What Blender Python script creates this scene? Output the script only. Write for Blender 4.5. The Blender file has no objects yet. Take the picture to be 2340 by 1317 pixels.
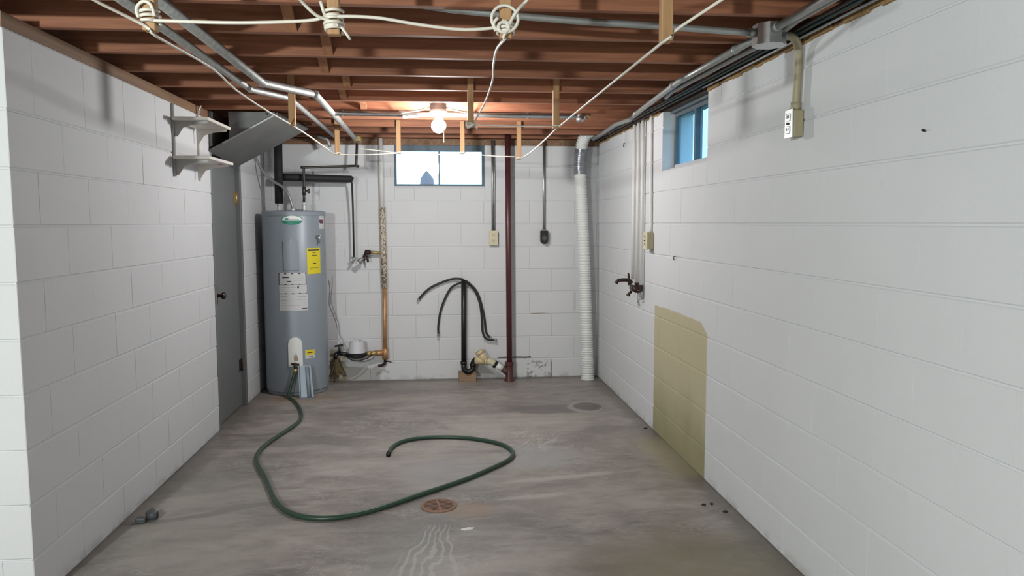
import bpy, bmesh, math, random
from mathutils import Vector, Matrix
random.seed(7)
C = bpy.context.scene.collection
S = bpy.context.scene

# ------------------------------------------------------------------ camera, world, lamps, exposure
YAW, PITCH, ROLL, CAM_Z, FOCAL = 0.09622, 0.08675, -0.00225, 1.3991, 1716.66
fw = Vector((math.sin(YAW)*math.cos(PITCH), math.cos(YAW)*math.cos(PITCH), -math.sin(PITCH)))
rt = Vector((math.cos(YAW), -math.sin(YAW), 0)); up = rt.cross(fw)
rt2 = rt*math.cos(ROLL) + up*math.sin(ROLL); up2 = up*math.cos(ROLL) - rt*math.sin(ROLL)
cam_d = bpy.data.cameras.new('camera'); cam = bpy.data.objects.new('camera', cam_d); C.objects.link(cam)
m = Matrix((rt2, up2, -fw)).transposed().to_4x4(); m.translation = (0, 0, CAM_Z)
cam.matrix_world = m
cam_d.sensor_fit = 'HORIZONTAL'; cam_d.sensor_width = 36; cam_d.lens = FOCAL/2340*36
cam_d.clip_start = .02; cam_d.clip_end = 200
S.camera = cam

S.view_settings.view_transform = 'Standard'; S.view_settings.look = 'None'
S.view_settings.gamma = 1; S.view_settings.use_curve_mapping = False
S.view_settings.exposure = 0.0
SKY_COL, SKY_STR = (.50, .78, 1.0, 1), 4.0
BULB_STR = 800                       # the bare bulb in view
w = bpy.data.worlds.new('sky'); S.world = w; w.use_nodes = True
w.node_tree.nodes['Background'].inputs[0].default_value = SKY_COL
w.node_tree.nodes['Background'].inputs[1].default_value = SKY_STR

def lamp(name, loc, power, rad=.05, col=(1, .985, .965)):
    d = bpy.data.lights.new(name, 'POINT'); d.energy = power; d.shadow_soft_size = rad; d.color = col
    o = bpy.data.objects.new(name, d); C.objects.link(o); o.location = loc
    return o
lamp('bulb_of_the_near_room', (-1.78, -.35, 1.80), 350, .05, (.92, 1, .965))   # bulb behind the photographer, left of the left wall's plane

# ------------------------------------------------------------------ room measures (metres)
W, L, BK, LN, ZC = 1.4244, -1.4927, 6.6814, 2.8126, 2.13     # right wall, left wall, back wall, near end of left wall, joist bottoms
Z0, CH, BL = .1715, .2032, .4064                              # first joint, course height, block length

# ------------------------------------------------------------------ node helpers
class Mat:
    def __init__(s, name):
        s.m = bpy.data.materials.new(name); s.m.use_nodes = True
        s.t = s.m.node_tree; s.b = s.t.nodes['Principled BSDF']; s._p = None
    def n(s, typ, **k):
        x = s.t.nodes.new(typ)
        for a, v in k.items(): setattr(x, a, v)
        return x
    def link(s, a, b): s.t.links.new(a, b)
    def put(s, sock, v):
        if isinstance(v, V): v = v.s
        if isinstance(v, bpy.types.NodeSocket): s.link(v, sock)
        else: sock.default_value = v
    def math(s, op, *a):
        x = s.n('ShaderNodeMath', operation=op)
        for i, v in enumerate(a): s.put(x.inputs[i], v)
        return V(s, x.outputs[0])
    def pos(s):
        if not s._p:
            g = s.n('ShaderNodeNewGeometry'); q = s.n('ShaderNodeSeparateXYZ'); s.link(g.outputs['Position'], q.inputs[0])
            s._g = g; s._p = [V(s, o) for o in q.outputs]
        return s._p
    def vec(s, x, y, z):
        c = s.n('ShaderNodeCombineXYZ')
        for i, v in enumerate((x, y, z)): s.put(c.inputs[i], v)
        return c.outputs[0]
    def noise(s, scale=5, detail=4, rough=.55, vec=None, dist=0):
        s.pos(); x = s.n('ShaderNodeTexNoise'); x.inputs['Scale'].default_value = scale
        x.inputs['Detail'].default_value = detail; x.inputs['Roughness'].default_value = rough
        x.inputs['Distortion'].default_value = dist
        s.link(vec if vec is not None else s._g.outputs['Position'], x.inputs['Vector'])
        return V(s, x.outputs[0])
    def step(s, v, a, b):
        x = s.n('ShaderNodeMapRange', interpolation_type='SMOOTHSTEP'); s.put(x.inputs[0], v)
        s.put(x.inputs[1], a); s.put(x.inputs[2], b)
        return V(s, x.outputs[0])
    def mix(s, f, a, b):
        x = s.n('ShaderNodeMix', data_type='RGBA')
        s.put(x.inputs[0], f)
        for i, v in ((6, a), (7, b)):
            if isinstance(v, tuple): v = (*v, 1) if len(v) == 3 else v
            s.put(x.inputs[i], v)
        return x.outputs[2]
    def bump(s, h, strength=.2, dist=.01):
        x = s.n('ShaderNodeBump'); x.inputs['Strength'].default_value = strength; x.inputs['Distance'].default_value = dist
        s.put(x.inputs['Height'], h); s.link(x.outputs[0], s.b.inputs['Normal'])
    def done(s, col=None, rough=None, metal=None):
        if col is not None:
            if isinstance(col, tuple) and len(col) == 3: col = (*col, 1)
            s.put(s.b.inputs['Base Color'], col)
        if rough is not None: s.put(s.b.inputs['Roughness'], rough)
        if metal is not None: s.put(s.b.inputs['Metallic'], metal)
        return s.m
class V:
    def __init__(s, mat, sock): s.m, s.s = mat, sock
    def __add__(s, o): return s.m.math('ADD', s, o)
    def __radd__(s, o): return s.m.math('ADD', o, s)
    def __sub__(s, o): return s.m.math('SUBTRACT', s, o)
    def __rsub__(s, o): return s.m.math('SUBTRACT', o, s)
    def __mul__(s, o): return s.m.math('MULTIPLY', s, o)
    def __rmul__(s, o): return s.m.math('MULTIPLY', o, s)
    def abs(s): return s.m.math('ABSOLUTE', s)
    def max(s, o): return s.m.math('MAXIMUM', s, o)
    def min(s, o): return s.m.math('MINIMUM', s, o)

def plain(name, col, rough=.5, metal=0, var=.12, scale=14, bump=0, bscale=60):
    """colour with a little soft mottling"""
    M = Mat(name); n = M.noise(scale, 4)
    c = M.mix(n, tuple(v*(1-var) for v in col), tuple(min(1, v*(1+var)) for v in col))
    if bump: M.bump(M.noise(bscale, 3), bump, .004)
    return M.done(c, rough, metal)

# ------------------------------------------------------------------ materials
WALLC = (.64, .65, .668)
def wall_paint(name, extra=None):
    M = Mat(name); x, y, z = M.pos()
    oi = M.n('ShaderNodeObjectInfo')
    base = M.mix(M.noise(1.7, 3), tuple(v*.95 for v in WALLC), tuple(min(1, v*1.05) for v in WALLC))
    base = M.mix(V(M, oi.outputs['Random'])*.10, base, tuple(v*.86 for v in WALLC))
    low = (1-M.step(z, .0, .06))*M.step(M.noise(9, 5), .45, .62)           # dirt just above the slab
    base = M.mix(low*.45, base, (.30, .27, .24))
    if extra: base = extra(M, x, y, z, base)
    h = M.noise(70, 4, .6)*.5 + M.noise(260, 2)*.35 + M.noise(7, 2)*.5
    M.bump(h, .35, .004)
    return M.done(base, .72)
def right_extra(M, x, y, z, c):
    n = M.noise(14, 4)-.5; n2 = M.noise(3.1, 3)-.5
    top = .855 + n*.022 + n2*.05 - .05*(1-M.step(y, 3.86, 3.99))
    m = M.step(y+n*.012, 3.862, 3.878)*(1-M.step(y+n*.012, 4.855, 4.871))*(1-M.step(z-top, -.008, .006))
    m = m*M.step(x, 1.38, 1.40)
    col = M.mix(M.step(z+n2*.5, .02, .5), (.30, .275, .155), (.475, .43, .285))
    return M.mix(m, c, col)
def back_extra(M, x, y, z, c):
    n = M.noise(11, 5)-.5; n2 = M.noise(34, 4)-.5
    g1 = (1-M.step(z+n*.16, .12, .145))*M.step(x+n*.2, -.86, -.82)*(1-M.step(x+n*.14, -.55, -.50))    # bare mortar patch under the meter
    c = M.mix(g1*.85, c, (.36, .35, .34))
    r1 = (1-M.step(z+n*.25, .20, .32))*M.step(x, -.99, -.96)*(1-M.step(x+n*.14, -.86, -.80))            # rusty seepage by the heater
    c = M.mix(r1*.8, c, M.mix(M.step(n2, -.05, .1), (.16, .115, .05), (.42, .35, .20)))
    g2 = (1-M.step(z+n*.05+(x-.33)*.72, .15, .165))*M.step(x, .30, .315)*M.step(z+n*.05, .03, .05)*(1-M.step(x, .5, .56))
    c = M.mix(g2*.85, c, (.34, .325, .31))
    md = M.step(n2+n, .03, .12)*(1-M.step(z, .13, .175))*M.step(x+n*.2, .74, .80)*(1-M.step(x+n*.2, .97, 1.02))
    c = M.mix(md*.75, c, (.22, .205, .19))
    ck = (1-M.step((z-.186-n*.03).abs(), .004, .011))*M.step(x, .50, .53)*(1-M.step(x+n2*.1, .80, .83))
    c = M.mix(ck*.9, c, (.06, .05, .045))
    cv = (1-M.step((x-1.00-n2*.012).abs(), .003, .008))*(1-M.step(z, .13, .17))
    c = M.mix(cv*.8, c, (.10, .09, .08))
    c2 = (1-M.step((z-.583-n*.012).abs(), .002, .006))*M.step(x, .81, .825)*(1-M.step(x+n2*.06, .88, 1.0))
    c = M.mix(c2*.85, c, (.28, .20, .12))
    c3 = (1-M.step((x-1.218-n2*.006).abs(), .002, .006))*M.step(z, .60, .62)*(1-M.step(z, .76, .78))
    return M.mix(c3*.8, c, (.34, .27, .18))
P_RIGHT = wall_paint('painted_block_right', right_extra)
P_BACK = wall_paint('painted_block_back', back_extra)
P_LEFT = wall_paint('painted_block_left')

def concrete():
    M = Mat('bare_concrete_slab'); x, y, z = M.pos()
    v1 = M.vec(x*.55, y*1.0, 0.0)
    a = M.noise(1.6, 6, .6, v1, .6); b = M.noise(7, 6, .65, M.vec(x*.6, y*1.3, 3.0), .8); d = M.noise(45, 4, .6)
    c = M.mix(M.step(a*.6+b*.4, .36, .66), (.185, .163, .149), (.415, .375, .345))
    c = M.mix(M.step(d, .35, .75)*.30, c, (.35, .325, .305)); f = M.noise(150, 3, .6); c = M.mix(M.step(f, .52, .72)*.25, c, (.16, .145, .13))
    st = M.step(M.noise(3.3, 7, .62, M.vec(x*.45, y*1.5, 9.0), 1.6), .57, .67)                     # trowel streaks
    c = M.mix(st*.42, c, (.40, .375, .35))
    vn = M.step((M.noise(2.6, 8, .68, M.vec(x*.7+y*.2, y*1.4, 17.0), 1.8)-.5).abs(), .0, .022)               # fine pale scratches and water lines
    c = M.mix((1-vn)*M.step(M.noise(1.3, 3), .46, .60)*.55, c, (.46, .435, .41))
    sp = M.step(M.noise(26, 4, .7, M.vec(x*.7, y, 5.0)), .66, .72)
    c = M.mix(sp*.5, c, (.13, .115, .105))
    dk = M.step(M.noise(2.3, 6, .6, M.vec(x*.5, y*1.3, 4.0), 1.2), .56, .68)
    c = M.mix(dk*.6, c, (.135, .117, .106))
    n = M.noise(6, 5, .6)-.5; n2 = M.noise(18, 4)-.5; n3 = M.noise(2.0, 3)-.5
    # large soft stains: bluish pale paint spill, green tint near the front right and the left
    def blob(cx, cy, rx, ry, soft=.35, wob=.6):
        dx = (x-cx)*(1/rx); dy = (y-cy)*(1/ry)
        r = M.math('SQRT', dx*dx+dy*dy) + n*wob
        return 1-M.step(r, 1-soft, 1+soft)
    c = M.mix(blob(.58, 4.38, .24, .22)*.55, c, (.37, .38, .40))
    c = M.mix(blob(.05, 4.15, .28, .26)*.45, c, (.36, .36, .375))
    c = M.mix(blob(.60, 4.72, .20, .20, .5, 2.2)*M.step(M.noise(15, 5, .65, M.vec(x*1.6-y*.7, y*.5, 2.0), 1.5), .50, .60)*.6, c, (.50, .48, .46))
    c = M.mix(blob(.85, 5.50, .36, .13, .25, .8)*.75, c, (.13, .115, .105))
    ring = blob(1.09, 5.53, .13, .16, .10, .5)
    c = M.mix(ring*.6, c, (.40, .375, .35)); c = M.mix(blob(1.11, 5.55, .105, .125, .10, .5)*.9, c, (.115, .10, .092))
    c = M.mix(blob(1.05, 2.85, .45, .32, .6)*.6, c, (.20, .175, .095))
    y0_ = y; y = y-(x-.6)*.16+n*.05; c = M.mix(blob(.62, 3.98, .34, .030, .5, 2.2)*.75, c, (.46, .43, .40)); c = M.mix(blob(.50, 3.74, .20, .024, .5, 2.2)*.7, c, (.46, .43, .40)); y = y0_
    c = M.mix(blob(-.15, 2.95, .16, .40, .5)*.35, c, (.235, .25, .225))
    c = M.mix(blob(-1.15, 3.55, .35, .9, .5)*.30, c, (.25, .255, .22))
    c = M.mix(blob(.13, 3.57, .12, .10, .5)*.55, c, (.36, .24, .15))                                # rust by the drain
    c = M.mix(blob(-1.12, 6.05, .30, .14, .5)*.5, c, (.34, .22, .13))                                # rust in front of the heater
    # dried drip marks running from the drain
    q = 3.44-y; wv = M.noise(5.5, 3, .5, M.vec(x*1.3, y*.8, 1.0))-.5
    cx = x+.01+q*.13+wv*.10
    fan = M.math('DIVIDE', cx, q*.20+.045)                                                           # spreads with distance
    band = (1-M.step(fan.abs(), .75, 1.15))*M.step(q, .0, .10)
    lines = M.step(M.math('SINE', fan*17+wv*5)+n2*1.1+n*.8, .0, .95)
    c = M.mix(band*lines*.60, c, (.47, .445, .415))
    # dirt gathered along the walls
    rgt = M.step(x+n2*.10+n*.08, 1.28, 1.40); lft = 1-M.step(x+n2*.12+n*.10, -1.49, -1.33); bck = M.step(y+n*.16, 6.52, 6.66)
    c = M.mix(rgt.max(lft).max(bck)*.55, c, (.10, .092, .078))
    yl = M.step(x+n*.16, 1.20, 1.30)*M.step(y, 3.85, 4.0)*(1-M.step(y, 4.55, 4.8))
    c = M.mix(yl*.55, c, (.36, .32, .20))
    M.bump(a*.6+b*.5+d*.2, .25, .012)
    rg = M.mix(M.step(a+b*.5, .55, .95), (.36, .36, .36), (.56, .56, .56))
    return M.done(c, rg)
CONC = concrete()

def wood(name, col, dark, axis=0, rough=.7, ring=.5):
    M = Mat(name); x, y, z = M.pos()
    oi = M.n('ShaderNodeObjectInfo'); r = V(M, oi.outputs['Random'])
    v = [x*1.0, y*1.0, z*1.0]; v[axis] = v[axis]*.05
    g = M.noise(38, 5, .6, M.vec(v[0]+r*9, v[1]+r*7, v[2]), .8)
    v2 = [x*1.0, y*1.0, z*1.0]; v2[axis] = v2[axis]*.28
    k = M.noise(9, 3, .5, M.vec(v2[0]+r*5, v2[1], v2[2]+r*3), 1.4)
    c = M.mix(M.step(g, .3, .75), col, dark); c = M.mix(M.step(k, .60, .72)*ring, c, dark)
    c = M.mix(r*.35, c, tuple(q*.62 for q in col))
    M.bump(g, .15, .004)
    return M.done(c, rough)
JOIST = wood('old_joist_wood', (.37, .150, .078), (.20, .072, .036))
BATTEN = wood('pale_batten_wood', (.52, .31, .15), (.36, .19, .085), 2)
BRIDGE = wood('bridging_wood', (.42, .195, .10), (.24, .10, .048), 1)
PLATE = wood('plate_wood', (.30, .175, .10), (.16, .085, .045), 1)
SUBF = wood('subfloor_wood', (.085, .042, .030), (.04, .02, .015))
SHOE = wood('block_wood', (.33, .225, .145), (.20, .13, .085), 0)

PLATE_SHADE = wood('shaded_plate_wood', (.075, .042, .028), (.035, .02, .014), 1)  # plate wood darkened to paint in the shade above the right wall
DOORG = plain('grey_door_paint', (.155, .165, .165), .42, 0, .05)
DUCTG = plain('dull_galvanised_sheet', (.145, .145, .145), .45, .25, .22, 5)
GALV = plain('galvanised_conduit', (.45, .46, .46), .34, .85, .2, 30)
GALVD = plain('weathered_conduit', (.34, .35, .345), .45, .55, .25, 24)
STAINB = plain('rust_stain', (.34, .27, .20), .7, 0, .3, 60)
BOXM = plain('zinc_box', (.56, .57, .58), .30, .9, .18, 22)
FOIL = plain('foil_wrap', (.40, .40, .39), .58, .55, .5, 42, .5, 55)
BLACKR = plain('black_foam', (.012, .012, .014), .7, 0, .3)
BLACKP = plain('black_plastic', (.010, .010, .011), .38, 0, .3)
BLACKC = plain('black_cable', (.017, .017, .018), .5, 0, .3)
TEAL = plain('teal_cable', (.03, .085, .085), .45, 0, .3)
COPD = plain('tarnished_copper', (.075, .066, .060), .42, .6, .3)
COPO = plain('bright_copper', (.52, .29, .14), .40, .5, .4, 30)
BRASS = plain('brass', (.46, .33, .15), .4, .7, .3, 30)
WRAP = Mat('speckled_pipe_wrap'); _x = WRAP.pos(); _v = WRAP.n('ShaderNodeTexVoronoi'); _v.inputs['Scale'].default_value = 62
WRAP.link(WRAP._g.outputs['Position'], _v.inputs['Vector'])
_c = WRAP.mix(WRAP.step(V(WRAP, _v.outputs['Distance']), .35, .7), (.62, .57, .49), (.20, .15, .10))
WRAP = WRAP.done(WRAP.mix(WRAP.step(WRAP.noise(16, 3), .5, .66)*.6, _c, (.42, .32, .17)), .5)
REDP = plain('oxblood_pipe_paint', (.085, .024, .024), .36, 0, .25)
CREAM = plain('cream_pvc', (.62, .50, .30), .4, 0, .08)
CREAMG = plain('greenish_pvc', (.58, .56, .36), .42, 0, .08)
WHITEP = plain('white_plastic', (.74, .755, .735), .42, 0, .05)
WHITEC = plain('white_cable', (.70, .66, .58), .5, 0, .12, 8)
PAINTP = plain('painted_pipe', (.68, .67, .65), .5, 0, .06)
TAPE = plain('silver_duct_tape', (.26, .27, .30), .26, .55, .55, 26, .9, 24)
BEIGE = plain('beige_outlet', (.62, .57, .41), .45, 0, .05)
BEIGED = plain('beige_box', (.36, .315, .205), .5, 0, .10)
STEELP = plain('outlet_cover', (.58, .62, .60), .32, .25, .08)
DARKSL = plain('slot_dark', (.02, .018, .016), .6)
BRONZE = plain('bronze_faucet', (.045, .026, .024), .38, .55, .3)
SHELFM = plain('shelf_board', (.60, .565, .52), .55, 0, .10, 9)
RODM = plain('shelf_standard', (.30, .29, .28), .45, .3, .2)
REDM = plain('red_mark', (.42, .07, .08), .5)
TANK = plain('heater_enamel', (.245, .285, .325), .40, .05, .05, 5)
TANKD = plain('heater_cap', (.15, .18, .21), .4, .1, .08)
YELL = plain('yellow_label', (.72, .60, .02), .45, 0, .05)
LABW = plain('white_label', (.56, .57, .58), .5, 0, .06)
LABB = plain('print_black', (.03, .03, .035), .5)
LABR = plain('print_maroon', (.16, .03, .06), .5)
LABG = plain('print_grey', (.34, .35, .37), .5)
GREEN = plain('logo_green', (.01, .20, .13), .4)
RUST = plain('rusty_iron', (.30, .175, .125), .75, .1, .35, 40, .3, 90)
PIT_SHADE = plain('drain_hole_shade', (.015, .010, .008), .9)
HOSEG = plain('green_hose', (.024, .058, .036), .40, 0, .25, 7)
METERW = plain('meter_grey', (.60, .60, .64), .4, 0, .05)
INSUL = plain('sill_foam', (.33, .20, .085), .9, 0, .55, 55, .8, 80)
FRAMEB = plain('window_frame_paint', (.055, .10, .14), .5, 0, .25)
FRAMED = plain('window_frame_steel', (.10, .12, .135), .5, .1, .3)
SILLW = plain('sill_stone', (.55, .56, .58), .6, 0, .1)
PORC = plain('porcelain', (.80, .79, .77), .25, 0, .03)
GREYF = plain('grey_fitting', (.07, .072, .078), .5, 0, .2)
CHIP = plain('white_chip', (.78, .80, .78), .6)
GRASS = plain('lawn', (.08, .13, .04), .9, 0, .4)
BIRD = plain('pale_blue_paint', (.36, .46, .70), .6)
FARP = plain('plain_far_wall', (.50, .50, .49), .7, 0, .05)

_m = Mat('lit_bulb'); _m.b.inputs['Emission Color'].default_value = (1, .985, .965, 1); _m.b.inputs['Emission Strength'].default_value = BULB_STR
BULB = _m.done((.9, .9, .9), .4)
def glass(name, tint, trans, haze, hazecol):
    m_ = bpy.data.materials.new(name); m_.use_nodes = True; t = m_.node_tree; t.nodes.clear()
    o = t.nodes.new('ShaderNodeOutputMaterial'); tr = t.nodes.new('ShaderNodeBsdfTransparent'); tr.inputs[0].default_value = (*tint, 1)
    gl = t.nodes.new('ShaderNodeBsdfGlossy'); gl.inputs['Roughness'].default_value = .05
    tl = t.nodes.new('ShaderNodeBsdfTranslucent'); df = t.nodes.new('ShaderNodeBsdfDiffuse')
    g = t.nodes.new('ShaderNodeNewGeometry'); nz = t.nodes.new('ShaderNodeTexNoise'); nz.inputs['Scale'].default_value = 11; nz.inputs['Detail'].default_value = 6
    mp = t.nodes.new('ShaderNodeMapping'); mp.inputs['Scale'].default_value = (1, 2.2, .5)
    t.links.new(g.outputs['Position'], mp.inputs[0]); t.links.new(mp.outputs[0], nz.inputs['Vector'])
    r = t.nodes.new('ShaderNodeMapRange'); r.inputs[1].default_value = .3; r.inputs[2].default_value = .75; r.inputs[3].default_value = haze*.65; r.inputs[4].default_value = min(1, haze*1.25)
    t.links.new(nz.outputs[0], r.inputs[0])
    for q in (tl, df): q.inputs[0].default_value = (*hazecol, 1)
    a = t.nodes.new('ShaderNodeMixShader'); a.inputs[0].default_value = .75; t.links.new(df.outputs[0], a.inputs[1]); t.links.new(tl.outputs[0], a.inputs[2])
    b = t.nodes.new('ShaderNodeMixShader'); t.links.new(r.outputs[0], b.inputs[0]); t.links.new(tr.outputs[0], b.inputs[1]); t.links.new(a.outputs[0], b.inputs[2])
    c = t.nodes.new('ShaderNodeMixShader'); c.inputs[0].default_value = .05; t.links.new(b.outputs[0], c.inputs[1]); t.links.new(gl.outputs[0], c.inputs[2])
    t.links.new(c.outputs[0], o.inputs[0]); return m_
GLASS = glass('clear_glass', (.95, .97, .97), 1, .10, (.7, .8, .85))
GLASSD = glass('dirty_blue_glass', (.66, .80, .87), .2, .13, (.34, .48, .62))

# ------------------------------------------------------------------ mesh helpers
class MB:
    def __init__(s): s.bm = bmesh.new()
    def quadbox(s, p):                                    # eight corners: bottom ring then top ring
        v = [s.bm.verts.new(q) for q in p]
        for f in ((3, 2, 1, 0), (4, 5, 6, 7), (0, 1, 5, 4), (1, 2, 6, 5), (2, 3, 7, 6), (3, 0, 4, 7)): s.bm.faces.new([v[i] for i in f])
        return v
    def box(s, x0, x1, y0, y1, z0, z1, bev=0, seg=1):
        v = s.quadbox(((x0, y0, z0), (x1, y0, z0), (x1, y1, z0), (x0, y1, z0), (x0, y0, z1), (x1, y0, z1), (x1, y1, z1), (x0, y1, z1)))
        if bev:
            e = list({e for q in v for e in q.link_edges})
            bmesh.ops.bevel(s.bm, geom=e, offset=bev, segments=seg, affect='EDGES', profile=.5)
        return s
    def prism(s, pts, axis, a, b):
        """pts: 2-D outline in the other two axes (in order), from a to b along axis"""
        def P(u, v, t): return {0: (t, u, v), 1: (u, t, v), 2: (u, v, t)}[axis]
        A = [s.bm.verts.new(P(u, v, a)) for u, v in pts]; Bv = [s.bm.verts.new(P(u, v, b)) for u, v in pts]; n = len(pts)
        fs = [s.bm.faces.new(A), s.bm.faces.new(Bv[::-1])]
        for i in range(n): fs.append(s.bm.faces.new((A[i], Bv[i], Bv[(i+1) % n], A[(i+1) % n])))
        bmesh.ops.recalc_face_normals(s.bm, faces=fs)
        return s
    def tube(s, path, r, seg=10, smooth=0, closed=False, caps=True):
        p = [Vector(q) for q in path]; rr = list(r) if isinstance(r, (list, tuple)) else [r]*len(p)
        if smooth:
            q, qr = [], []; n = len(p)
            for i in range(n if closed else n-1):
                g = (lambda k: p[k % n]) if closed else (lambda k: p[min(max(k, 0), n-1)])
                a, b, c, d = g(i-1), g(i), g(i+1), g(i+2)
                for j in range(smooth):
                    t = j/smooth
                    q.append(.5*((2*b)+(c-a)*t+(2*a-5*b+4*c-d)*t*t+(3*b-3*c+d-a)*t**3)); qr.append(rr[i]*(1-t)+rr[(i+1) % n]*t)
            if not closed: q.append(p[-1]); qr.append(rr[-1])
            p, rr = q, qr
        n = len(p); rings = []; nrm = None
        for i in range(n):
            if closed: t = (p[(i+1) % n]-p[i-1])
            else: t = p[min(i+1, n-1)]-p[max(i-1, 0)]
            t = t.normalized() if t.length > 1e-9 else Vector((0, 0, 1))
            if nrm is None:
                nrm = t.cross(Vector((0, 0, 1)) if abs(t.z) < .9 else Vector((1, 0, 0))).normalized()
            else:
                nrm = (nrm-t*nrm.dot(t)); nrm = nrm.normalized() if nrm.length > 1e-6 else t.orthogonal().normalized()
            bi = t.cross(nrm)
            rings.append([s.bm.verts.new(p[i]+(nrm*math.cos(2*math.pi*k/seg)+bi*math.sin(2*math.pi*k/seg))*rr[i]) for k in range(seg)])
        fs = []
        for i in range(n if closed else n-1):
            A, Bv = rings[i], rings[(i+1) % n]
            for k in range(seg): fs.append(s.bm.faces.new((A[k], A[(k+1) % seg], Bv[(k+1) % seg], Bv[k])))
        if caps and not closed: fs.append(s.bm.faces.new(rings[0][::-1])); fs.append(s.bm.faces.new(rings[-1]))
        for f in fs: f.smooth = True
        return s
    def lathe(s, prof, c=(0, 0, 0), seg=32, axis=2):
        """prof: (radius, height) from bottom to top about an axis through c"""
        def P(r, h, a):
            u, v = r*math.cos(a), r*math.sin(a)
            q = {2: (u, v, h), 0: (h, u, v), 1: (u, h, v)}[axis]
            return (q[0]+c[0], q[1]+c[1], q[2]+c[2])
        rings = []
        for r, h in prof:
            rings.append([s.bm.verts.new(P(max(r, 1e-4), h, 2*math.pi*k/seg)) for k in range(seg)])
        fs = []
        for A, Bv in zip(rings, rings[1:]):
            for k in range(seg): fs.append(s.bm.faces.new((A[k], A[(k+1) % seg], Bv[(k+1) % seg], Bv[k])))
        fs.append(s.bm.faces.new(rings[0][::-1])); fs.append(s.bm.faces.new(rings[-1]))
        for f in fs: f.smooth = True
        bmesh.ops.recalc_face_normals(s.bm, faces=fs)
        return s
    def ball(s, c, r, seg=14):
        n = seg//2; return s.lathe([(r*math.sin(math.pi*i/n), -r*math.cos(math.pi*i/n)) for i in range(n+1)], c, seg)
    def patch(s, c, R, a0, a1, z0, z1, th=.002, n=8, shape=None):
        """a thin plate bent round an upright cylinder; angles in degrees from -Y towards +X"""
        fs = []; cols = []
        for i in range(n+1):
            a = math.radians(a0+(a1-a0)*i/n); zz0, zz1 = (z0, z1) if not shape else shape(i/n, z0, z1)
            row = []
            for rr, zz in ((R, zz0), (R+th, zz0), (R+th, zz1), (R, zz1)):
                row.append(s.bm.verts.new((c[0]+rr*math.sin(a), c[1]-rr*math.cos(a), zz)))
            cols.append(row)
        for A, Bv in zip(cols, cols[1:]):
            for k in range(4): fs.append(s.bm.faces.new((A[k], A[(k+1) % 4], Bv[(k+1) % 4], Bv[k])))
        fs.append(s.bm.faces.new(cols[0])); fs.append(s.bm.faces.new(cols[-1][::-1]))
        bmesh.ops.recalc_face_normals(s.bm, faces=fs)
        return s
    def build(s, name, mat, parent=None, origin=None, angle=35):
        o = Vector(parent['_o']) if parent is not None and '_o' in parent else (Vector(origin) if origin else Vector((0, 0, 0)))
        if parent is None and origin is None:
            zs = [v.co for v in s.bm.verts]; n = len(zs)
            o = Vector((sum(v.x for v in zs)/n, sum(v.y for v in zs)/n, min(v.z for v in zs)))
        for v in s.bm.verts: v.co -= o
        for e in s.bm.edges:
            if len(e.link_faces) == 2 and e.calc_face_angle(0) > math.radians(angle): e.smooth = False
        me = bpy.data.meshes.new(name); s.bm.to_mesh(me); s.bm.free(); me.materials.append(mat)
        ob = bpy.data.objects.new(name, me); C.objects.link(ob)
        if parent is not None: ob.parent = parent; ob['_o'] = tuple(o)
        else: ob.location = o; ob['_o'] = tuple(o)
        return ob
def tag(o, label=None, cat=None, group=None, kind=None):
    if label: o['label'] = label
    if cat: o['category'] = cat
    if group: o['group'] = group
    if kind: o['kind'] = kind
    return o
def thing(name, loc, label, cat, group=None):
    o = bpy.data.objects.new(name, None); C.objects.link(o); o.location = loc; o['_o'] = tuple(loc); o.empty_display_size = .05
    return tag(o, label, cat, group)
def struct(name, mb, mat, parent=None):
    o = mb.build(name, mat, parent)
    if parent is None: o['kind'] = 'structure'
    return o
def cut(rects, holes):
    """rectangles minus holes -> rectangles"""
    for h in holes:
        out = []
        for a, b, c, d in rects:
            x0, x1, z0, z1 = max(a, h[0]), min(b, h[1]), max(c, h[2]), min(d, h[3])
            if x0 >= x1-1e-6 or z0 >= z1-1e-6: out.append((a, b, c, d)); continue
            if a < x0: out.append((a, x0, c, d))
            if x1 < b: out.append((x1, b, c, d))
            if c < z0: out.append((x0, x1, c, z0))
            if z1 < d: out.append((x0, x1, z1, d))
        rects = out
    return rects

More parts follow.
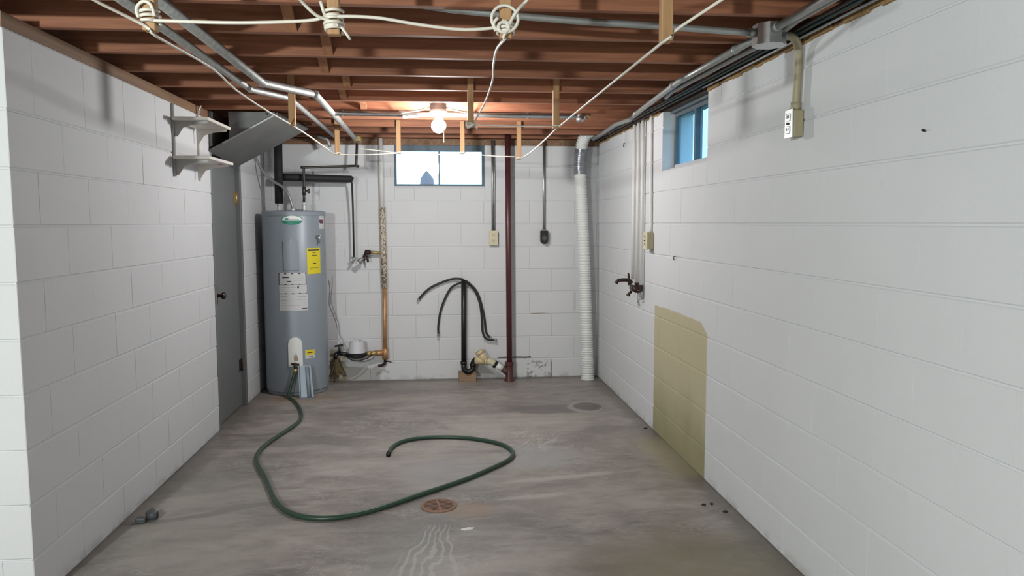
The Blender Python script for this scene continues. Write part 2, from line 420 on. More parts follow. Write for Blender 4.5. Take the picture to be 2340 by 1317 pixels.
# ------------------------------------------------------------------ walls: a mortar core, and every block a piece proud of it
BLOCKS = {}
def block(parent, mat, face, plane, a, b, c, d, gh=.0030, gv=.0002):
    """block covering a..b along the wall and c..d in height; face: '+x', '-x' or '-y' (the way the wall looks)"""
    w_, h_ = round(b-a, 4), round(d-c, 4)
    if w_ < .012 or h_ < .012: return
    key = (face, w_, h_, mat.name)
    if key not in BLOCKS:
        x0, x1, z0, z1 = -w_/2+gv, w_/2-gv, -h_/2+gh, h_/2-gh; bv = .0036; dp = .007
        def P(u, v, t): return {'-x': (-t, u, v), '+x': (t, u, v), '-y': (u, -t, v)}[face]
        r0 = [(x0, z0), (x1, z0), (x1, z1), (x0, z1)]; r1 = [(x0+.0012, z0+bv), (x1-.0012, z0+bv), (x1-.0012, z1-bv), (x0+.0012, z1-bv)]
        vs = [P(u, v, -dp) for u, v in r0]+[P(u, v, -bv*.8) for u, v in r0]+[P(u, v, 0) for u, v in r1]
        fs = [(8, 9, 10, 11)]
        for k in range(4):
            n = (k+1) % 4; fs += [(k, n, 4+n, 4+k), (4+k, 4+n, 8+n, 8+k)]
        me = bpy.data.meshes.new('concrete_block'); me.from_pydata(vs, [], fs); me.materials.append(mat)
        bm = bmesh.new(); bm.from_mesh(me); bmesh.ops.recalc_face_normals(bm, faces=bm.faces)
        fwd = Vector(P(0, 0, 1)); q = max(bm.faces, key=lambda f: f.calc_area())
        if q.normal.dot(fwd) < 0: bmesh.ops.reverse_faces(bm, faces=bm.faces)
        bm.to_mesh(me); bm.free(); BLOCKS[key] = me
    o = bpy.data.objects.new('concrete_block', BLOCKS[key]); C.objects.link(o); o.parent = parent
    po = Vector(parent['_o']); j = random.uniform(-.0007, .0007)
    u, v = (a+b)/2, (c+d)/2
    loc = {'-x': (plane+j, u, v), '+x': (plane+j, u, v), '-y': (u, plane+j, v)}[face]
    o.location = Vector(loc)-po
def courses(parent, mat, face, plane, a, b, zs, off, holes=()):
    for k, (c, d) in enumerate(zip(zs, zs[1:])):
        u = off+(BL/2 if k % 2 else 0)
        while u > a: u -= BL
        while u < b:
            s0, s1 = max(u, a), min(u+BL, b)
            if s1-s0 > .01:
                for r in cut([(s0, s1, c, d)], holes): block(parent, mat, face, plane, *r)
            u += BL
ZJ = [0]+[Z0+CH*k for k in range(9)]
G = .0042                                                    # mortar lies this far behind the block faces
# window and door openings: along the wall, then height
WIN_B = (-.384, .406, 1.709, 2.30); WIN_R = (3.928, 4.742, 1.728, 2.30); DOOR = (5.150, 5.905, -.1, 1.90)

def core(name, mat, face_axis, p0, p1, a, b, z0, z1, holes):
    mb = MB()
    for r in cut([(a, b, z0, z1)], holes):
        if face_axis == 0: mb.box(p0, p1, r[0], r[1], r[2], r[3])
        else: mb.box(r[0], r[1], p0, p1, r[2], r[3])
    return struct(name, mb, mat)
JH = .235
TOP_R, TOP_B, TOP_L = 2.100, 2.076, 2.078
wr = core('wall_right', P_RIGHT, 0, W+G, W+.2, -2.5, BK+.2, -.05, TOP_R, [WIN_R])
courses(wr, P_RIGHT, '-x', W, .6, BK, ZJ+[Z0+CH*9, TOP_R], 2.521, [WIN_R])
wb = core('wall_back', P_BACK, 1, BK+G, BK+.2, L-.2, W+.006, -.05, TOP_B, [WIN_B])
courses(wb, P_BACK, '-y', BK, L, W, ZJ[:9]+[1.798, 1.893, TOP_B], 1.005, [WIN_B])
wl = core('wall_left', P_LEFT, 0, L-.2, L-G, LN+.006, BK+.006, -.05, TOP_L, [DOOR])
courses(wl, P_LEFT, '+x', L, LN, BK, ZJ[:9]+[1.798, TOP_L], 3.198, [DOOR])
courses(wl, P_LEFT, '-y', LN, L-.2, L, ZJ[:9]+[1.798, TOP_L], -1.6)
struct('wall_front', MB().box(-4.7, W+.2, -2.7, -2.5, -.05, 2.12), FARP)
struct('wall_far', MB().box(-4.7, -4.5, -2.5, BK+.2, -.05, 2.12), FARP)
struct('wall_light_block', MB().box(-4.5, L-.201, LN+.04, LN+.16, -.05, ZC+JH), FARP)  # unseen partition added to keep the bays over the left wall dark
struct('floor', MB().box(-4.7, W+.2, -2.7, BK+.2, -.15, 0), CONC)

# plates, ceiling, joists, bridging
struct('trim_1', MB().box(L-.14, L, LN+.0, BK, TOP_L, ZC), PLATE)
struct('trim_2', MB().box(W+.012, W+.15, -2.5, BK, TOP_R, ZC), PLATE_SHADE)
struct('trim_3', MB().box(L, W, BK+.01, BK+.15, TOP_B, ZC), PLATE)
ceil = struct('ceiling', MB().box(-4.7, W+.2, -2.7, BK+.2, ZC+JH, ZC+JH+.03), SUBF)
struct('trim_4', MB().box(-4.6, W+.16, BK+.06, BK+.10, ZC, ZC+JH), JOIST)
struct('trim_5', MB().box(W+.12, W+.16, -2.5, BK+.06, ZC, ZC+JH), PLATE_SHADE)
JY = [2.645+.404*k for k in range(-12, 10)]+[6.60]
jm = None
for y in JY:
    x0 = -4.5
    if jm is None:
        jo = MB().box(x0, W+.118, -.019, .019, 0, JH, .002).build('joist', JOIST, None, (0, 0, 0)); jm = jo
    else:
        jo = jm.copy(); C.objects.link(jo)
    jo.parent = ceil; jo.location = Vector((0, y, ZC))-Vector(ceil['_o'])
bx = [-.47, -.555, -.475, -.55, -.49, -.56, -.48, -.55]
for k, y in enumerate(JY[11:18]):
    x = bx[k % len(bx)]; y0, y1 = y+.0195, y+.404-.0195
    for q in (0, 1):
        za, zb = (ZC+JH-.022, ZC+.004) if q == 0 else (ZC+.004, ZC+JH-.022)
        xx = x+q*.046; t = .02; ww = .040
        MB().quadbox(((xx-ww/2, y0, za), (xx+ww/2, y0, za), (xx+ww/2, y1, zb), (xx-ww/2, y1, zb),
                      (xx-ww/2, y0, za+t), (xx+ww/2, y0, za+t), (xx+ww/2, y1, zb+t), (xx-ww/2, y1, zb+t)))
        mb = MB(); mb.quadbox(((xx-ww/2, y0, za), (xx+ww/2, y0, za), (xx+ww/2, y1, zb), (xx-ww/2, y1, zb),
                      (xx-ww/2, y0, za+t), (xx+ww/2, y0, za+t), (xx+ww/2, y1, zb+t), (xx-ww/2, y1, zb+t)))
        mb.build('bridging_piece', BRIDGE, ceil)
# crumbly foam squeezed out along the top of the right wall
mb = MB(); y = 1.2
while y < BK-.05:
    d = random.uniform(.03, .10); h = random.uniform(.002, .020)
    if not (3.92 < y < 4.75): mb.box(W-random.uniform(.004, .016), W+.06, y, y+d*1.02, TOP_R-random.uniform(.002, .014), min(TOP_R+h+.004, ZC-.001), .003)
    y += d
tag(mb.build('sill_foam', INSUL), 'crumbling brown sill foam oozing along the top of the right wall', 'insulation', kind='stuff')

# outside: lawn at grade beyond both window walls
struct('ground', MB().box(-25, 25, BK+.24, 40, 1.45, 1.62), GRASS)
struct('ground', MB().box(W+.24, 25, -25, BK+.23, 1.45, 1.62), GRASS)

# ------------------------------------------------------------------ windows
def window_back():
    a, b, z0 = WIN_B[0], WIN_B[1], WIN_B[2]; zt = 2.074; y0, y1 = BK+.03, BK+.065
    mb = MB(); fwid = .018
    mb.box(a, a+fwid, y0, y1, z0+.012, zt); mb.box(b-fwid-.006, b, y0, y1, z0+.012, zt)
    mb.box(a+fwid, b-fwid-.006, y0, y1, z0+.012, z0+.030); mb.box(a+fwid, b-fwid-.006, y0, y1, 2.026, zt)
    f = struct('window_1', mb, FRAMEB)
    MB().box(-.001, .012, y0-.004, y1, z0+.03, 2.026).build('mullion', FRAMEB, f)
    for p, q in ((a+fwid, -.001), (.012, b-fwid-.006)):
        MB().box(p, q, BK+.046, BK+.049, z0+.03, 2.026).build('pane', GLASS, f)
    MB().box(a, b, BK+.001, BK+.2, z0-.001, z0+.012).build('sill', SILLW, f)
    MB().box(a-.002, b+.002, BK+.012, BK+.2, zt, ZC-.001).build('lintel', FRAMEB, f)
window_back()
def window_right():
    a, b, z0 = WIN_R[0], WIN_R[1], WIN_R[2]; zt = 2.085; x0, x1 = W+.078, W+.112
    mb = MB(); k = .024
    mb.box(x0, x1, a, a+k, z0+.016, zt); mb.box(x0, x1, b-k, b, z0+.016, zt)
    mb.box(x0, x1, a+k, b-k, zt-.022, zt)
    f = struct('window_2', mb, FRAMED)
    MB().box(x0-.004, x1, a+k, b-k, z0+.016, z0+.036, .002).build('bottom_rail', SILLW, f)
    MB().box(x0-.006, x1, 4.318, 4.350, z0+.036, zt-.022).build('mullion', FRAMEB, f)
    for p, q in ((a+k, 4.318), (4.350, b-k)):
        MB().box(x0+.016, x0+.019, p, q, z0+.036, zt-.022).build('pane', GLASSD, f)
    MB().box(W+.055, W+.2, a, b, z0-.001, z0+.016).build('sill', SILLW, f)
    MB().box(W+.05, W+.2, a-.002, b+.002, zt, ZC-.001).build('lintel', FRAMED, f)
window_right()
mb = MB().prism([(-.166, 1.722), (-.041, 1.722), (-.045, 1.79), (-.075, 1.83), (-.105, 1.852), (-.135, 1.83), (-.161, 1.79)], 1, BK+.10, BK+.19)
bh = mb.build('gabled_box', BIRD); tag(bh, 'small pale blue gabled box standing outside the left pane of the back window', 'birdhouse')
MB().prism([(-.130, 1.836), (-.105, 1.862), (-.080, 1.836), (-.105, 1.853)], 1, BK+.09, BK+.195).build('roof_ridge', SHOE, bh)

# ------------------------------------------------------------------ door in the left wall
def door():
    y0, y1, z1 = DOOR[0], DOOR[1], DOOR[3]; k = .038
    mb = MB()
    mb.box(L-.16, L+.004, y0+.001, y0+k, 0.001, z1-.001, .003); mb.box(L-.16, L+.004, y1-k, y1-.001, 0.001, z1-.001, .003)
    mb.box(L-.16, L+.004, y0+k, y1-k, z1-k, z1-.001)
    d = struct('door_1', mb, DOORG)
    MB().box(L-.075, L-.030, y0+k+.007, y1-k-.004, .008, z1-k-.004, .003).build('door_panel', DOORG, d)
    h = MB().lathe([(.026, 0), (.026, .006), (.012, .010), (.010, .030), (.022, .040), (.025, .052), (.018, .062), (.004, .066)], (L-.030, 5.285, .905), 18, 0).build('door_knob', BRONZE, d)
    MB().box(L-.030, L-.026, 5.262, 5.308, .845, .965, .001).build('lock_plate', BRONZE, d)
    for z, mt in ((1.585, BRASS), (.320, BRONZE)):
        hg = MB().box(L-.031, L-.027, 5.805, 5.862, z-.045, z+.045); hg.tube([(L-.024, 5.866, z-.047), (L-.024, 5.866, z+.047)], .007, 8)
        tag(hg.build('hinge', mt, d), 'brass upper hinge' if mt is BRASS else 'dark lower hinge')
door()

# ------------------------------------------------------------------ sheet metal duct over the door
def duct():
    d = thing('sheet_metal_duct', (-1.25, 5.45, 1.80), 'grey sheet metal duct sloping up from above the grey door', 'duct')
    t = .012
    mb = MB(); mb.quadbox(((-1.488, 5.13, 1.868), (-1.047, 5.13, 2.112), (-.955, 5.76, 2.093), (-1.488, 5.80, 1.815),
                           (-1.488, 5.13, 1.868+t), (-1.047, 5.13, 2.112+t), (-.955, 5.76, 2.093+t), (-1.488, 5.80, 1.815+t)))
    mb.build('bottom_panel', DUCTG, d)
    MB().prism([(-1.365, 1.955), (-1.068, 2.120), (-1.068, 2.128), (-1.365, 2.128)], 1, 5.150, 5.160).build('front_panel', DUCTG, d)
    MB().prism([(-1.488, 1.90), (-1.470, 1.905), (-1.470, 2.128), (-1.488, 2.128)], 1, 5.14, 5.75).build('side_panel', DUCTG, d)
    MB().prism([(-1.470, 1.845), (-.97, 2.105), (-.97, 2.128), (-1.470, 2.128)], 1, 5.735, 5.745).build('rear_panel', DUCTG, d)
    MB().quadbox(((-1.40, 5.120, 1.917), (-1.06, 5.120, 2.105), (-1.06, 5.13, 2.105), (-1.40, 5.13, 1.917), (-1.40, 5.120, 1.932), (-1.06, 5.120, 2.12), (-1.06, 5.13, 2.12), (-1.40, 5.13, 1.932)))
    mb = MB(); mb.quadbox(((-1.40, 5.122, 1.915), (-1.06, 5.122, 2.103), (-1.06, 5.132, 2.103), (-1.40, 5.132, 1.915), (-1.40, 5.122, 1.926), (-1.06, 5.122, 2.114), (-1.06, 5.132, 2.114), (-1.40, 5.132, 1.926)))
    mb.build('drive_cleat', GALVD, d)
    MB().ball((-1.12, 5.135, 2.115), .008, 8).build('screw', GALV, d)
duct()

# ------------------------------------------------------------------ wall shelf on standards
def shelf():
    s = thing('wall_shelf', (L+.1, 4.65, 1.66), 'two pale shelf boards on slotted standards high on the left wall', 'shelf')
    x1 = -1.278
    for y in (4.458, 4.905):
        MB().box(L+.0005, L+.014, y-.010, y+.010, 1.665, 2.072, .001).build('standard', RODM if y < 4.6 else SHELFM, s)
    for z, yb in ((1.975, 4.87), (1.760, 4.90)):
        b = MB().box(L+.016, x1, 4.405, yb, z, z+.018, .003).build('shelf_board', SHELFM, s)
        for y in (4.458, 4.845):
            pts = [(L+.0145, z-.0005), (x1-.02, z-.0005), (x1-.022, z-.012), (-1.38, z-.020), (-1.432, z-.038), (-1.462, z-.085), (L+.0145, z-.088)]
            MB().prism(pts, 1, y-.0025, y+.0025).build('bracket', RODM if y < 4.6 else SHELFM, s)
        if z < 1.9:
            for x, y in ((-1.405, 4.52), (-1.335, 4.76)): tag(MB().box(x, x+.016, y, y+.045, z-.0035, z-.0002).build('paint_mark', REDM, b), 'red mark')
            tag(MB().box(-1.405, -1.335, 4.60, 4.65, z-.0035, z-.0002).build('paper_tag', WHITEP, b), 'white paper tag')
    MB().tube([(L+.012, 4.905, 2.073), (L+.014, 4.905, 2.100), (L+.03, 4.903, 2.128)], .006, 8).build('top_hook', WHITEP, s)
shelf()

# ------------------------------------------------------------------ water heater
HC = (-1.195, 6.375); HR = .252
def heater():
    h = thing('water_heater', (HC[0], HC[1], 0), 'tall blue-grey cylindrical water heater standing in the back left corner', 'water heater')
    MB().lathe([(HR-.012, .004), (HR-.012, .03), (HR, .036), (HR, 1.462), (HR-.004, 1.470)], (HC[0], HC[1], 0), 64).build('tank', TANK, h)
    MB().lathe([(HR+.003, 1.458), (HR+.004, 1.488), (HR-.004, 1.497), (HR-.02, 1.500), (.03, 1.508)], (HC[0], HC[1], 0), 64).build('top_cap', TANK, h)
    c = (HC[0], HC[1]); f = 10.6
    # oval badge
    ov = lambda k: (lambda t, a, b: ((a+b)/2-(b-a)/2*math.sqrt(max(0, 1-(2*t-1)**2))*k-.0004, (a+b)/2+(b-a)/2*math.sqrt(max(0, 1-(2*t-1)**2))*k+.0004))
    bd = tag(MB().patch(c, HR-.001, f-22, f+16, 1.386, 1.462, .003, 20, ov(1)).build('badge', GREEN, h), 'oval green and white badge')
    def up(t, a, b):
        s_ = math.sqrt(max(0, 1-(2*t-1)**2)); mid = (a+b)/2; return (mid-.006, max(mid-.0055, mid+(b-a)/2*s_))
    MB().patch(c, HR+.001, f-20.6, f+14.6, 1.390, 1.458, .002, 20, up).build('badge_face', WHITEP, bd)
    MB().patch(c, HR+.0025, f-15, f-9, 1.425, 1.440, .001, 4).build('badge_emblem', GREEN, bd)
    MB().patch(c, HR+.0025, f-8, f+9, 1.427, 1.433, .001, 6).build('badge_lettering', LABG, bd)
    # access panels
    p = MB().patch(c, HR-.001, f-19, f+7, 1.024, 1.262, .010, 8).build('access_panel', TANK, h)
    MB().tube([(c[0]+.27*math.sin(math.radians(f-6)), c[1]-.255*math.cos(math.radians(f-6)), 1.262), (c[0]+.262*math.sin(math.radians(f-6)), c[1]-.262*math.cos(math.radians(f-6)), 1.266)], .006, 8).build('screw', WHITEP, p)
    # relief valve
    a = math.radians(f+44); n = Vector((math.sin(a), -math.cos(a), 0)); q = Vector((c[0], c[1], 1.284))
    v = MB().tube([q+n*(HR-.005), q+n*(HR+.035)], .013, 12)
    v.tube([q+n*(HR+.030)+Vector((0, 0, .012)), q+n*(HR+.034), q+n*(HR+.030)-Vector((.004, 0, .045))], .008, 10)
    v.tube([q+n*(HR+.03)+Vector((-.02, 0, .010)), q+n*(HR+.03)+Vector((.02, 0, .016))], .005, 8)
    v.build('relief_valve', GALV, h)
    # labels
    def lab(name, mt, a0, a1, z0, z1, prints, lb=None):
        o = MB().patch(c, HR-.0005, f+a0, f+a1, z0, z1, .0022, 8).build(name, mt, h)
        if lb: o['label'] = lb
        for pm, b0, b1, y0, y1 in prints:
            MB().patch(c, HR+.0012, f+a0+(a1-a0)*b0, f+a0+(a1-a0)*b1, z0+(z1-z0)*y0, z0+(z1-z0)*y1, .001, 4).build('print', pm, o)
    lab('energy_label', YELL, 22, 52, .990, 1.200, [(LABB, .06, .92, .88, .945), (LABB, .36, .62, .80, .82), (LABB, .30, .70, .70, .725), (LABB, .12, .2, .62, .63), (LABB, .38, .62, .38, .42), (LABB, .15, .85, .22, .232), (LABB, .15, .8, .17, .182)], 'yellow energy label')
    lab('warning_label', LABW, -30, 19.5, .909, 1.002, [(LABR, 0, 1, .90, 1), (LABB, 0, .025, 0, .9), (LABB, .975, 1, 0, .9), (LABB, 0, 1, 0, .05), (LABB, .14, .38, .58, .68), (LABB, .30, .46, .22, .32), (LABG, .55, .9, .65, .69), (LABG, .55, .9, .5, .54), (LABG, .55, .85, .35, .39)])
    lab('instruction_label', LABW, -29.5, 20, .838, .905, [(LABG, .06, .62, .7, .76), (LABG, .06, .55, .45, .5), (LABB, .66, .72, .6, .85), (LABG, .06, .6, .2, .26), (LABB, 0, 1, 0, .05)])
    lab('rating_label', LABW, -29.5, 21.5, .700, .832, [(LABG, .05, .3, .86, .9), (LABG, .05, .28, .62, .66), (LABG, .05, .26, .45, .48), (LABG, .62, .92, .82, .86), (LABG, .62, .95, .66, .70), (LABG, .05, .7, .3, .32), (LABB, .78, .97, .10, .15)])
    lab('small_yellow_label', LABW, 14, 33, .304, .374, [(YELL, .02, .98, .40, .98), (LABR, .2, .8, .62, .74), (LABB, .3, .75, .12, .2)], 'small yellow and white label')
    lab('side_sticker', LABW, 52, 70, 1.352, 1.475, [(LABR, .0, .7, .40, .62), (LABB, .1, .8, .36, .40)])
    # lower drain panel with rounded top, and the drain cock on it
    rd = lambda t, a_, b_: (a_, b_-.055+.055*math.sqrt(max(0, 1-(2*t-1)**2)))
    lp = tag(MB().patch(c, HR-.001, f-15.5, f+9, .248, .485, .012, 14, rd).build('drain_panel', WHITEP, h), 'stained white drain panel with rounded top')
    MB().patch(c, HR+.0105, f-6, f+1.5, .285, .375, .0015, 7, lambda t, a_, b_: (a_+.012*abs(math.sin(t*9)), b_-.05*abs(math.sin(t*5+.6)))).build('rust_stain', STAINB, lp)
    a = math.radians(f-4); n = Vector((math.sin(a), -math.cos(a), 0)); q = Vector((c[0], c[1], .268))
    v = MB().tube([q+n*(HR-.01), q+n*(HR+.045)], .014, 12); v.tube([q+n*(HR+.03)+Vector((-.03, 0, .006)), q+n*(HR+.03)+Vector((.032, 0, -.002))], .009, 8)
    v.tube([q+n*(HR+.042), q+n*(HR+.050)-Vector((0, 0, .035))], .012, 10); v.build('drain_valve', BRONZE, h)
    # nipples on top
    for x, y in ((-1.318, 6.42), (-1.112, 6.40)):
        nb = MB().tube([(x, y, 1.503), (x, y, 1.545)], .016, 12); nb.ball((x, y, 1.556), .022, 12); nb.build('pipe_nipple', STEELP, h)
    MB().box(-1.19, -1.12, 6.33, 6.40, 1.503, 1.512, .002).build('wiring_cover', TANKD, h)
    MB().ball((-1.165, 6.20, 1.505), .013, 10).build('anode_plug', WHITEP, h)
heater()
def leaning_cover():
    o = thing('metal_cover', (-1.11, 6.0, 0), 'shiny blue-grey sheet metal cover leaning on the foot of the water heater', 'cover')
    y0, y1 = 6.062, 6.126; x0, x1, xt0, xt1 = -1.122, -1.012, -1.138, -1.040
    mb = MB(); t = .004
    mb.quadbox(((x0, y0, .002), (x1, y0, .002), (x1, y0+t, .002), (x0, y0+t, .002), (xt0, y1, .252), (xt1, y1, .252), (xt1, y1+t, .252), (xt0, y1+t, .252)))
    mb.build('cover_face', BOXC, o)
    for a, b in ((x0, xt0), (x1-.004, xt1-.004)):
        mb = MB(); mb.quadbox(((a, y0-.030, .004), (a+.004, y0-.030, .004), (a+.004, y0, .002), (a, y0, .002), (b, y1-.030, .256), (b+.004, y1-.030, .256), (b+.004, y1, .252), (b, y1, .252)))
        mb.build('flange', BOXC, o)
    mb = MB(); mb.quadbox(((x0, y0-.032, .002), (x1, y0-.032, .002), (x1, y0, .002), (x0, y0, .002), (x0, y0-.032, .006), (x1, y0-.032, .006), (x1, y0, .006), (x0, y0, .006)))
    mb.build('bottom_lip', BOXC, o)
    mb = MB(); cx, cxt = x0*.35+x1*.65, xt0*.35+xt1*.65
    mb.tube([(cx, y0-.004, .008), (cxt, y1-.004, .246)], .016, 10); mb.build('rib', BOXC, o)
BOXC = plain('blue_grey_cover', (.23, .28, .33), .36, .05, .06)
leaning_cover()

# ------------------------------------------------------------------ pipes above the heater
p = thing('insulated_hot_pipe', (-1.315, 6.42, 1.57), 'thick black foam-covered pipe rising from the heater with a level branch', 'pipe')
MB().tube([(-1.318, 6.42, 1.562), (-1.312, 6.42, 2.118)], .034, 16).build('foam_riser', BLACKR, p)
MB().tube([(-1.283, 6.45, 1.782), (-1.25, 6.47, 1.781), (-.735, 6.52, 1.770), (-.722, 6.523, 1.764)], [.030, .031, .029, .018], 16).build('foam_branch', BLACKR, p)
MB().tube([(-.737, 6.52, 1.750), (-.733, 6.54, 1.735), (-.733, 6.575, 1.50), (-.735, 6.585, 1.100)], .0085, 10).build('drop_pipe', COPD, p)
v = MB().tube([(-.735, 6.585, 1.104), (-.735, 6.585, 1.075)], .014, 10); v.tube([(-.755, 6.58, 1.102), (-.715, 6.58, 1.098)], .007, 8); v.tube([(-.735, 6.583, 1.08), (-.748, 6.57, 1.055)], .011, 10)
v.build('shutoff_valve', GALVD, p)
p = thing('cold_water_pipe', (-1.112, 6.40, 1.56), 'thin dark copper pipe stepping from the heater top to the ceiling', 'pipe')
MB().tube([(-1.112, 6.40, 1.577), (-1.108, 6.40, 1.72), (-1.107, 6.40, 1.845), (-1.098, 6.40, 1.857), (-.69, 6.40, 1.872), (-.680, 6.40, 1.882), (-.673, 6.42, 2.06)], .0105, 10, 3).build('copper_run', COPD, p)
v = MB().tube([(-1.109, 6.40, 1.63), (-1.108, 6.40, 1.70)], .015, 10); v.tube([(-1.10, 6.40, 1.665), (-1.07, 6.385, 1.665)], .007, 8); v.tube([(-1.070, 6.385, 1.645), (-1.068, 6.385, 1.685)], .010, 8); v.build('gate_valve', COPD, p)
tag(MB().tube([(-1.485, 6.36, 1.93), (-1.475, 6.36, 1.915), (-1.435, 6.36, 1.835), (-1.385, 6.365, 1.775), (-1.335, 6.36, 1.735), (-1.265, 6.35, 1.69), (-1.22, 6.34, 1.62), (-1.190, 6.345, 1.507)], .0115, 10, 5).build('flexible_conduit', GALVD), 'grey flexible conduit curving down to the top of the water heater', 'conduit')

# two pipes running under the joists on the left
def pipe_run(name, pts, r, mt, label, straps=()):
    o = thing(name, pts[0], label, 'pipe')
    MB().tube(pts, r, 12).build('pipe_length', mt, o)
    for q in pts[1:-1]:
        MB().ball(q, r*1.18, 12).build('elbow', mt, o)
    return o
pipe_run('supply_pipe', [(-.99, 1.5, 2.103), (-.982, 4.15, 2.103), (-.832, 4.40, 2.103), (-.836, 6.30, 2.103)], .017, FOIL, 'foil-grey pipe under the joists, the left one of the jogging pair')
pipe_run('supply_pipe', [(-.882, 2.47, 2.107), (-.880, 3.98, 2.107), (-.672, 4.30, 2.107), (-.692, 6.40, 2.107), (-.676, 6.45, 2.07)], .020, FOIL, 'silver pipe under the joists, the right one of the jogging pair')
tag(MB().box(-.70, -.63, 6.40, 6.47, 2.068, 2.125, .01).build('pipe_hanger', BRASS), 'brass coloured hanger clamp where the silver pipe meets the back wall', 'clamp')
tag(MB().tube([(-.98, 6.35, 2.11), (-.915, 6.40, 2.09), (-.895, 6.42, 2.03)], .015, 10, 3).build('pipe_stub', GALVD), 'short grey pipe stub poking down beside the duct at the back', 'pipe')

# ------------------------------------------------------------------ water main, meter
p = thing('water_main', (-.488, 6.63, .14), 'white-painted pipe turning speckled then copper, left of the back window', 'pipe')
MB().tube([(-.493, 6.64, 1.53), (-.495, 6.64, 2.125)], .019, 12).build('painted_section', PAINTP, p)
MB().tube([(-.482, 6.635, .83), (-.490, 6.64, 1.535)], .025, 12).build('wrapped_section', WRAP, p)
MB().tube([(-.486, 6.63, .25), (-.482, 6.635, .84)], .020, 12).build('copper_section', COPO, p)
v = MB().tube([(-.486, 6.63, .20), (-.486, 6.63, .30)], .027, 12); v.tube([(-.486, 6.63, .258), (-.575, 6.60, .262)], .024, 12); v.build('tee', COPO, p)
v = MB().tube([(-.488, 6.63, .205), (-.490, 6.63, .165), (-.515, 6.61, .150), (-.545, 6.60, .150)], .012, 10, 3); v.tube([(-.490, 6.60, .185), (-.45, 6.58, .19), (-.43, 6.58, .178)], .006, 8); v.build('drain_cock', BRONZE, p)
v = MB().tube([(-.49, 6.635, 1.137), (-.60, 6.60, 1.146)], .013, 10); v.build('branch', BRASS, p)
v = MB().tube([(-.595, 6.60, 1.146), (-.640, 6.59, 1.146)], .022, 12); v.tube([(-.632, 6.585, 1.150), (-.648, 6.56, 1.10), (-.650, 6.55, 1.075)], .012, 10)
v.tube([(-.625, 6.59, 1.12), (-.615, 6.59, 1.06)], .009, 8); fv = v.build('hose_faucet', BRONZE, p)
MB().tube([(-.652, 6.553, 1.10), (-.690, 6.54, 1.065)], [.012, .026], 12).build('spout', GALVD, fv)
p = thing('water_meter', (-.725, 6.57, .22), 'pale grey water meter on a black ring low on the back wall', 'meter')
MB().lathe([(.078, .268), (.074, .275), (.066, .36), (.060, .372), (.040, .376)], (-.725, 6.575, 0), 24).build('housing', METERW, p)
MB().box(-.752, -.698, 6.53, 6.59, .372, .392, .004).build('lid', METERW, p)
MB().lathe([(.035, .225), (.072, .232), (.090, .246), (.092, .268), (.084, .276)], (-.725, 6.575, 0), 24).build('ring', BLACKP, p)
v = MB().tube([(-.64, 6.58, .258), (-.605, 6.585, .262)], .024, 12); v.tube([(-.61, 6.59, .262), (-.55, 6.60, .262)], .021, 12); v.build('brass_coupling', BRASS, p)
v = MB().tube([(-.80, 6.58, .256), (-.90, 6.60, .270)], .018, 10); v.tube([(-.875, 6.59, .275), (-.875, 6.585, .335)], .010, 8); v.tube([(-.915, 6.585, .33), (-.845, 6.585, .345)], .008, 8); v.tube([(-.90, 6.60, .27), (-.915, 6.60, .22)], .02, 10)
v.build('inlet_valve', BLACKP, p)
MB().tube([(-.82, 6.53, .255), (-.76, 6.50, .222), (-.70, 6.50, .216), (-.63, 6.53, .232), (-.60, 6.56, .252)], .006, 8, 4).build('ground_strap', BLACKC, p)
v = MB()
for k in range(5): v.tube([(-.91+random.uniform(-.01, .01), 6.60, .24), (-.93+.012*k, 6.61, .15), (-.965+.03*k, 6.62, .06+.02*(k % 2))], .009, 6, 3)
tag(v.build('hanging_rag', plain('mossy_rag', (.13, .10, .045), .9, 0, .4)), 'stringy brown rag hanging beneath the meter beside the heater', 'rag')
tag(MB().tube([(-.925, 6.60, .95), (-.930, 6.63, .86), (-.945, 6.64, .72), (-.91, 6.65, .60), (-.885, 6.65, .50), (-.882, 6.65, .42), (-.85, 6.64, .36), (-.835, 6.60, .29)], .0035, 6, 5).build('thin_wire', GALVD), 'thin grey wire snaking down the back wall to the water meter', 'wire')

# ------------------------------------------------------------------ back wall: outlets, stack, standpipe
p = thing('outlet_box', (.478, 6.66, 1.20), 'cream outlet box under two grey conduits right of the back window', 'outlet')
MB().box(.441, .515, BK-.042, BK-.001, 1.203, 1.327, .004).build('box', BEIGED, p)
pl = MB().box(.439, .517, BK-.048, BK-.0422, 1.200, 1.330, .003).build('cover_plate', BEIGE, p)
for z in (1.240, 1.292):
    MB().box(.462, .494, BK-.051, BK-.0481, z-.017, z+.017, .003).build('receptacle', BEIGE, pl)
    v = MB(); [v.box(x, x+.003, BK-.0525, BK-.0512, z-.004, z+.009) for x in (.470, .483)]; v.box(.476, .480, BK-.0525, BK-.0512, z-.012, z-.008); v.build('slot', DARKSL, pl)
for x in (.470, .487): MB().tube([(x, BK-.018, 1.328), (x, BK-.016, 1.62), (x+.002, BK-.018, 1.80), (x-.002, BK-.018, 2.12)], .0085, 10).build('conduit', GALV, p)
p = thing('dryer_outlet', (.93, 6.65, 1.21), 'black rounded outlet hanging under a grey conduit right of the red stack', 'outlet')
pts = [(.897, 1.325), (.897, 1.245)]+[(.930+.033*math.cos(math.radians(a)), 1.243+.033*math.sin(math.radians(a))) for a in range(190, 351, 20)]+[(.963, 1.245), (.963, 1.325)]
MB().prism(pts, 1, BK-.055, BK-.001).build('housing', BLACKP, p)
MB().lathe([(.021, 0), (.021, .003)], (.930, BK-.0585, 1.262), 18, 1).build('socket_face', GREYF, p)
MB().tube([(.930, BK-.02, 1.326), (.929, BK-.02, 2.12)], .0115, 10).build('conduit', GALV, p)
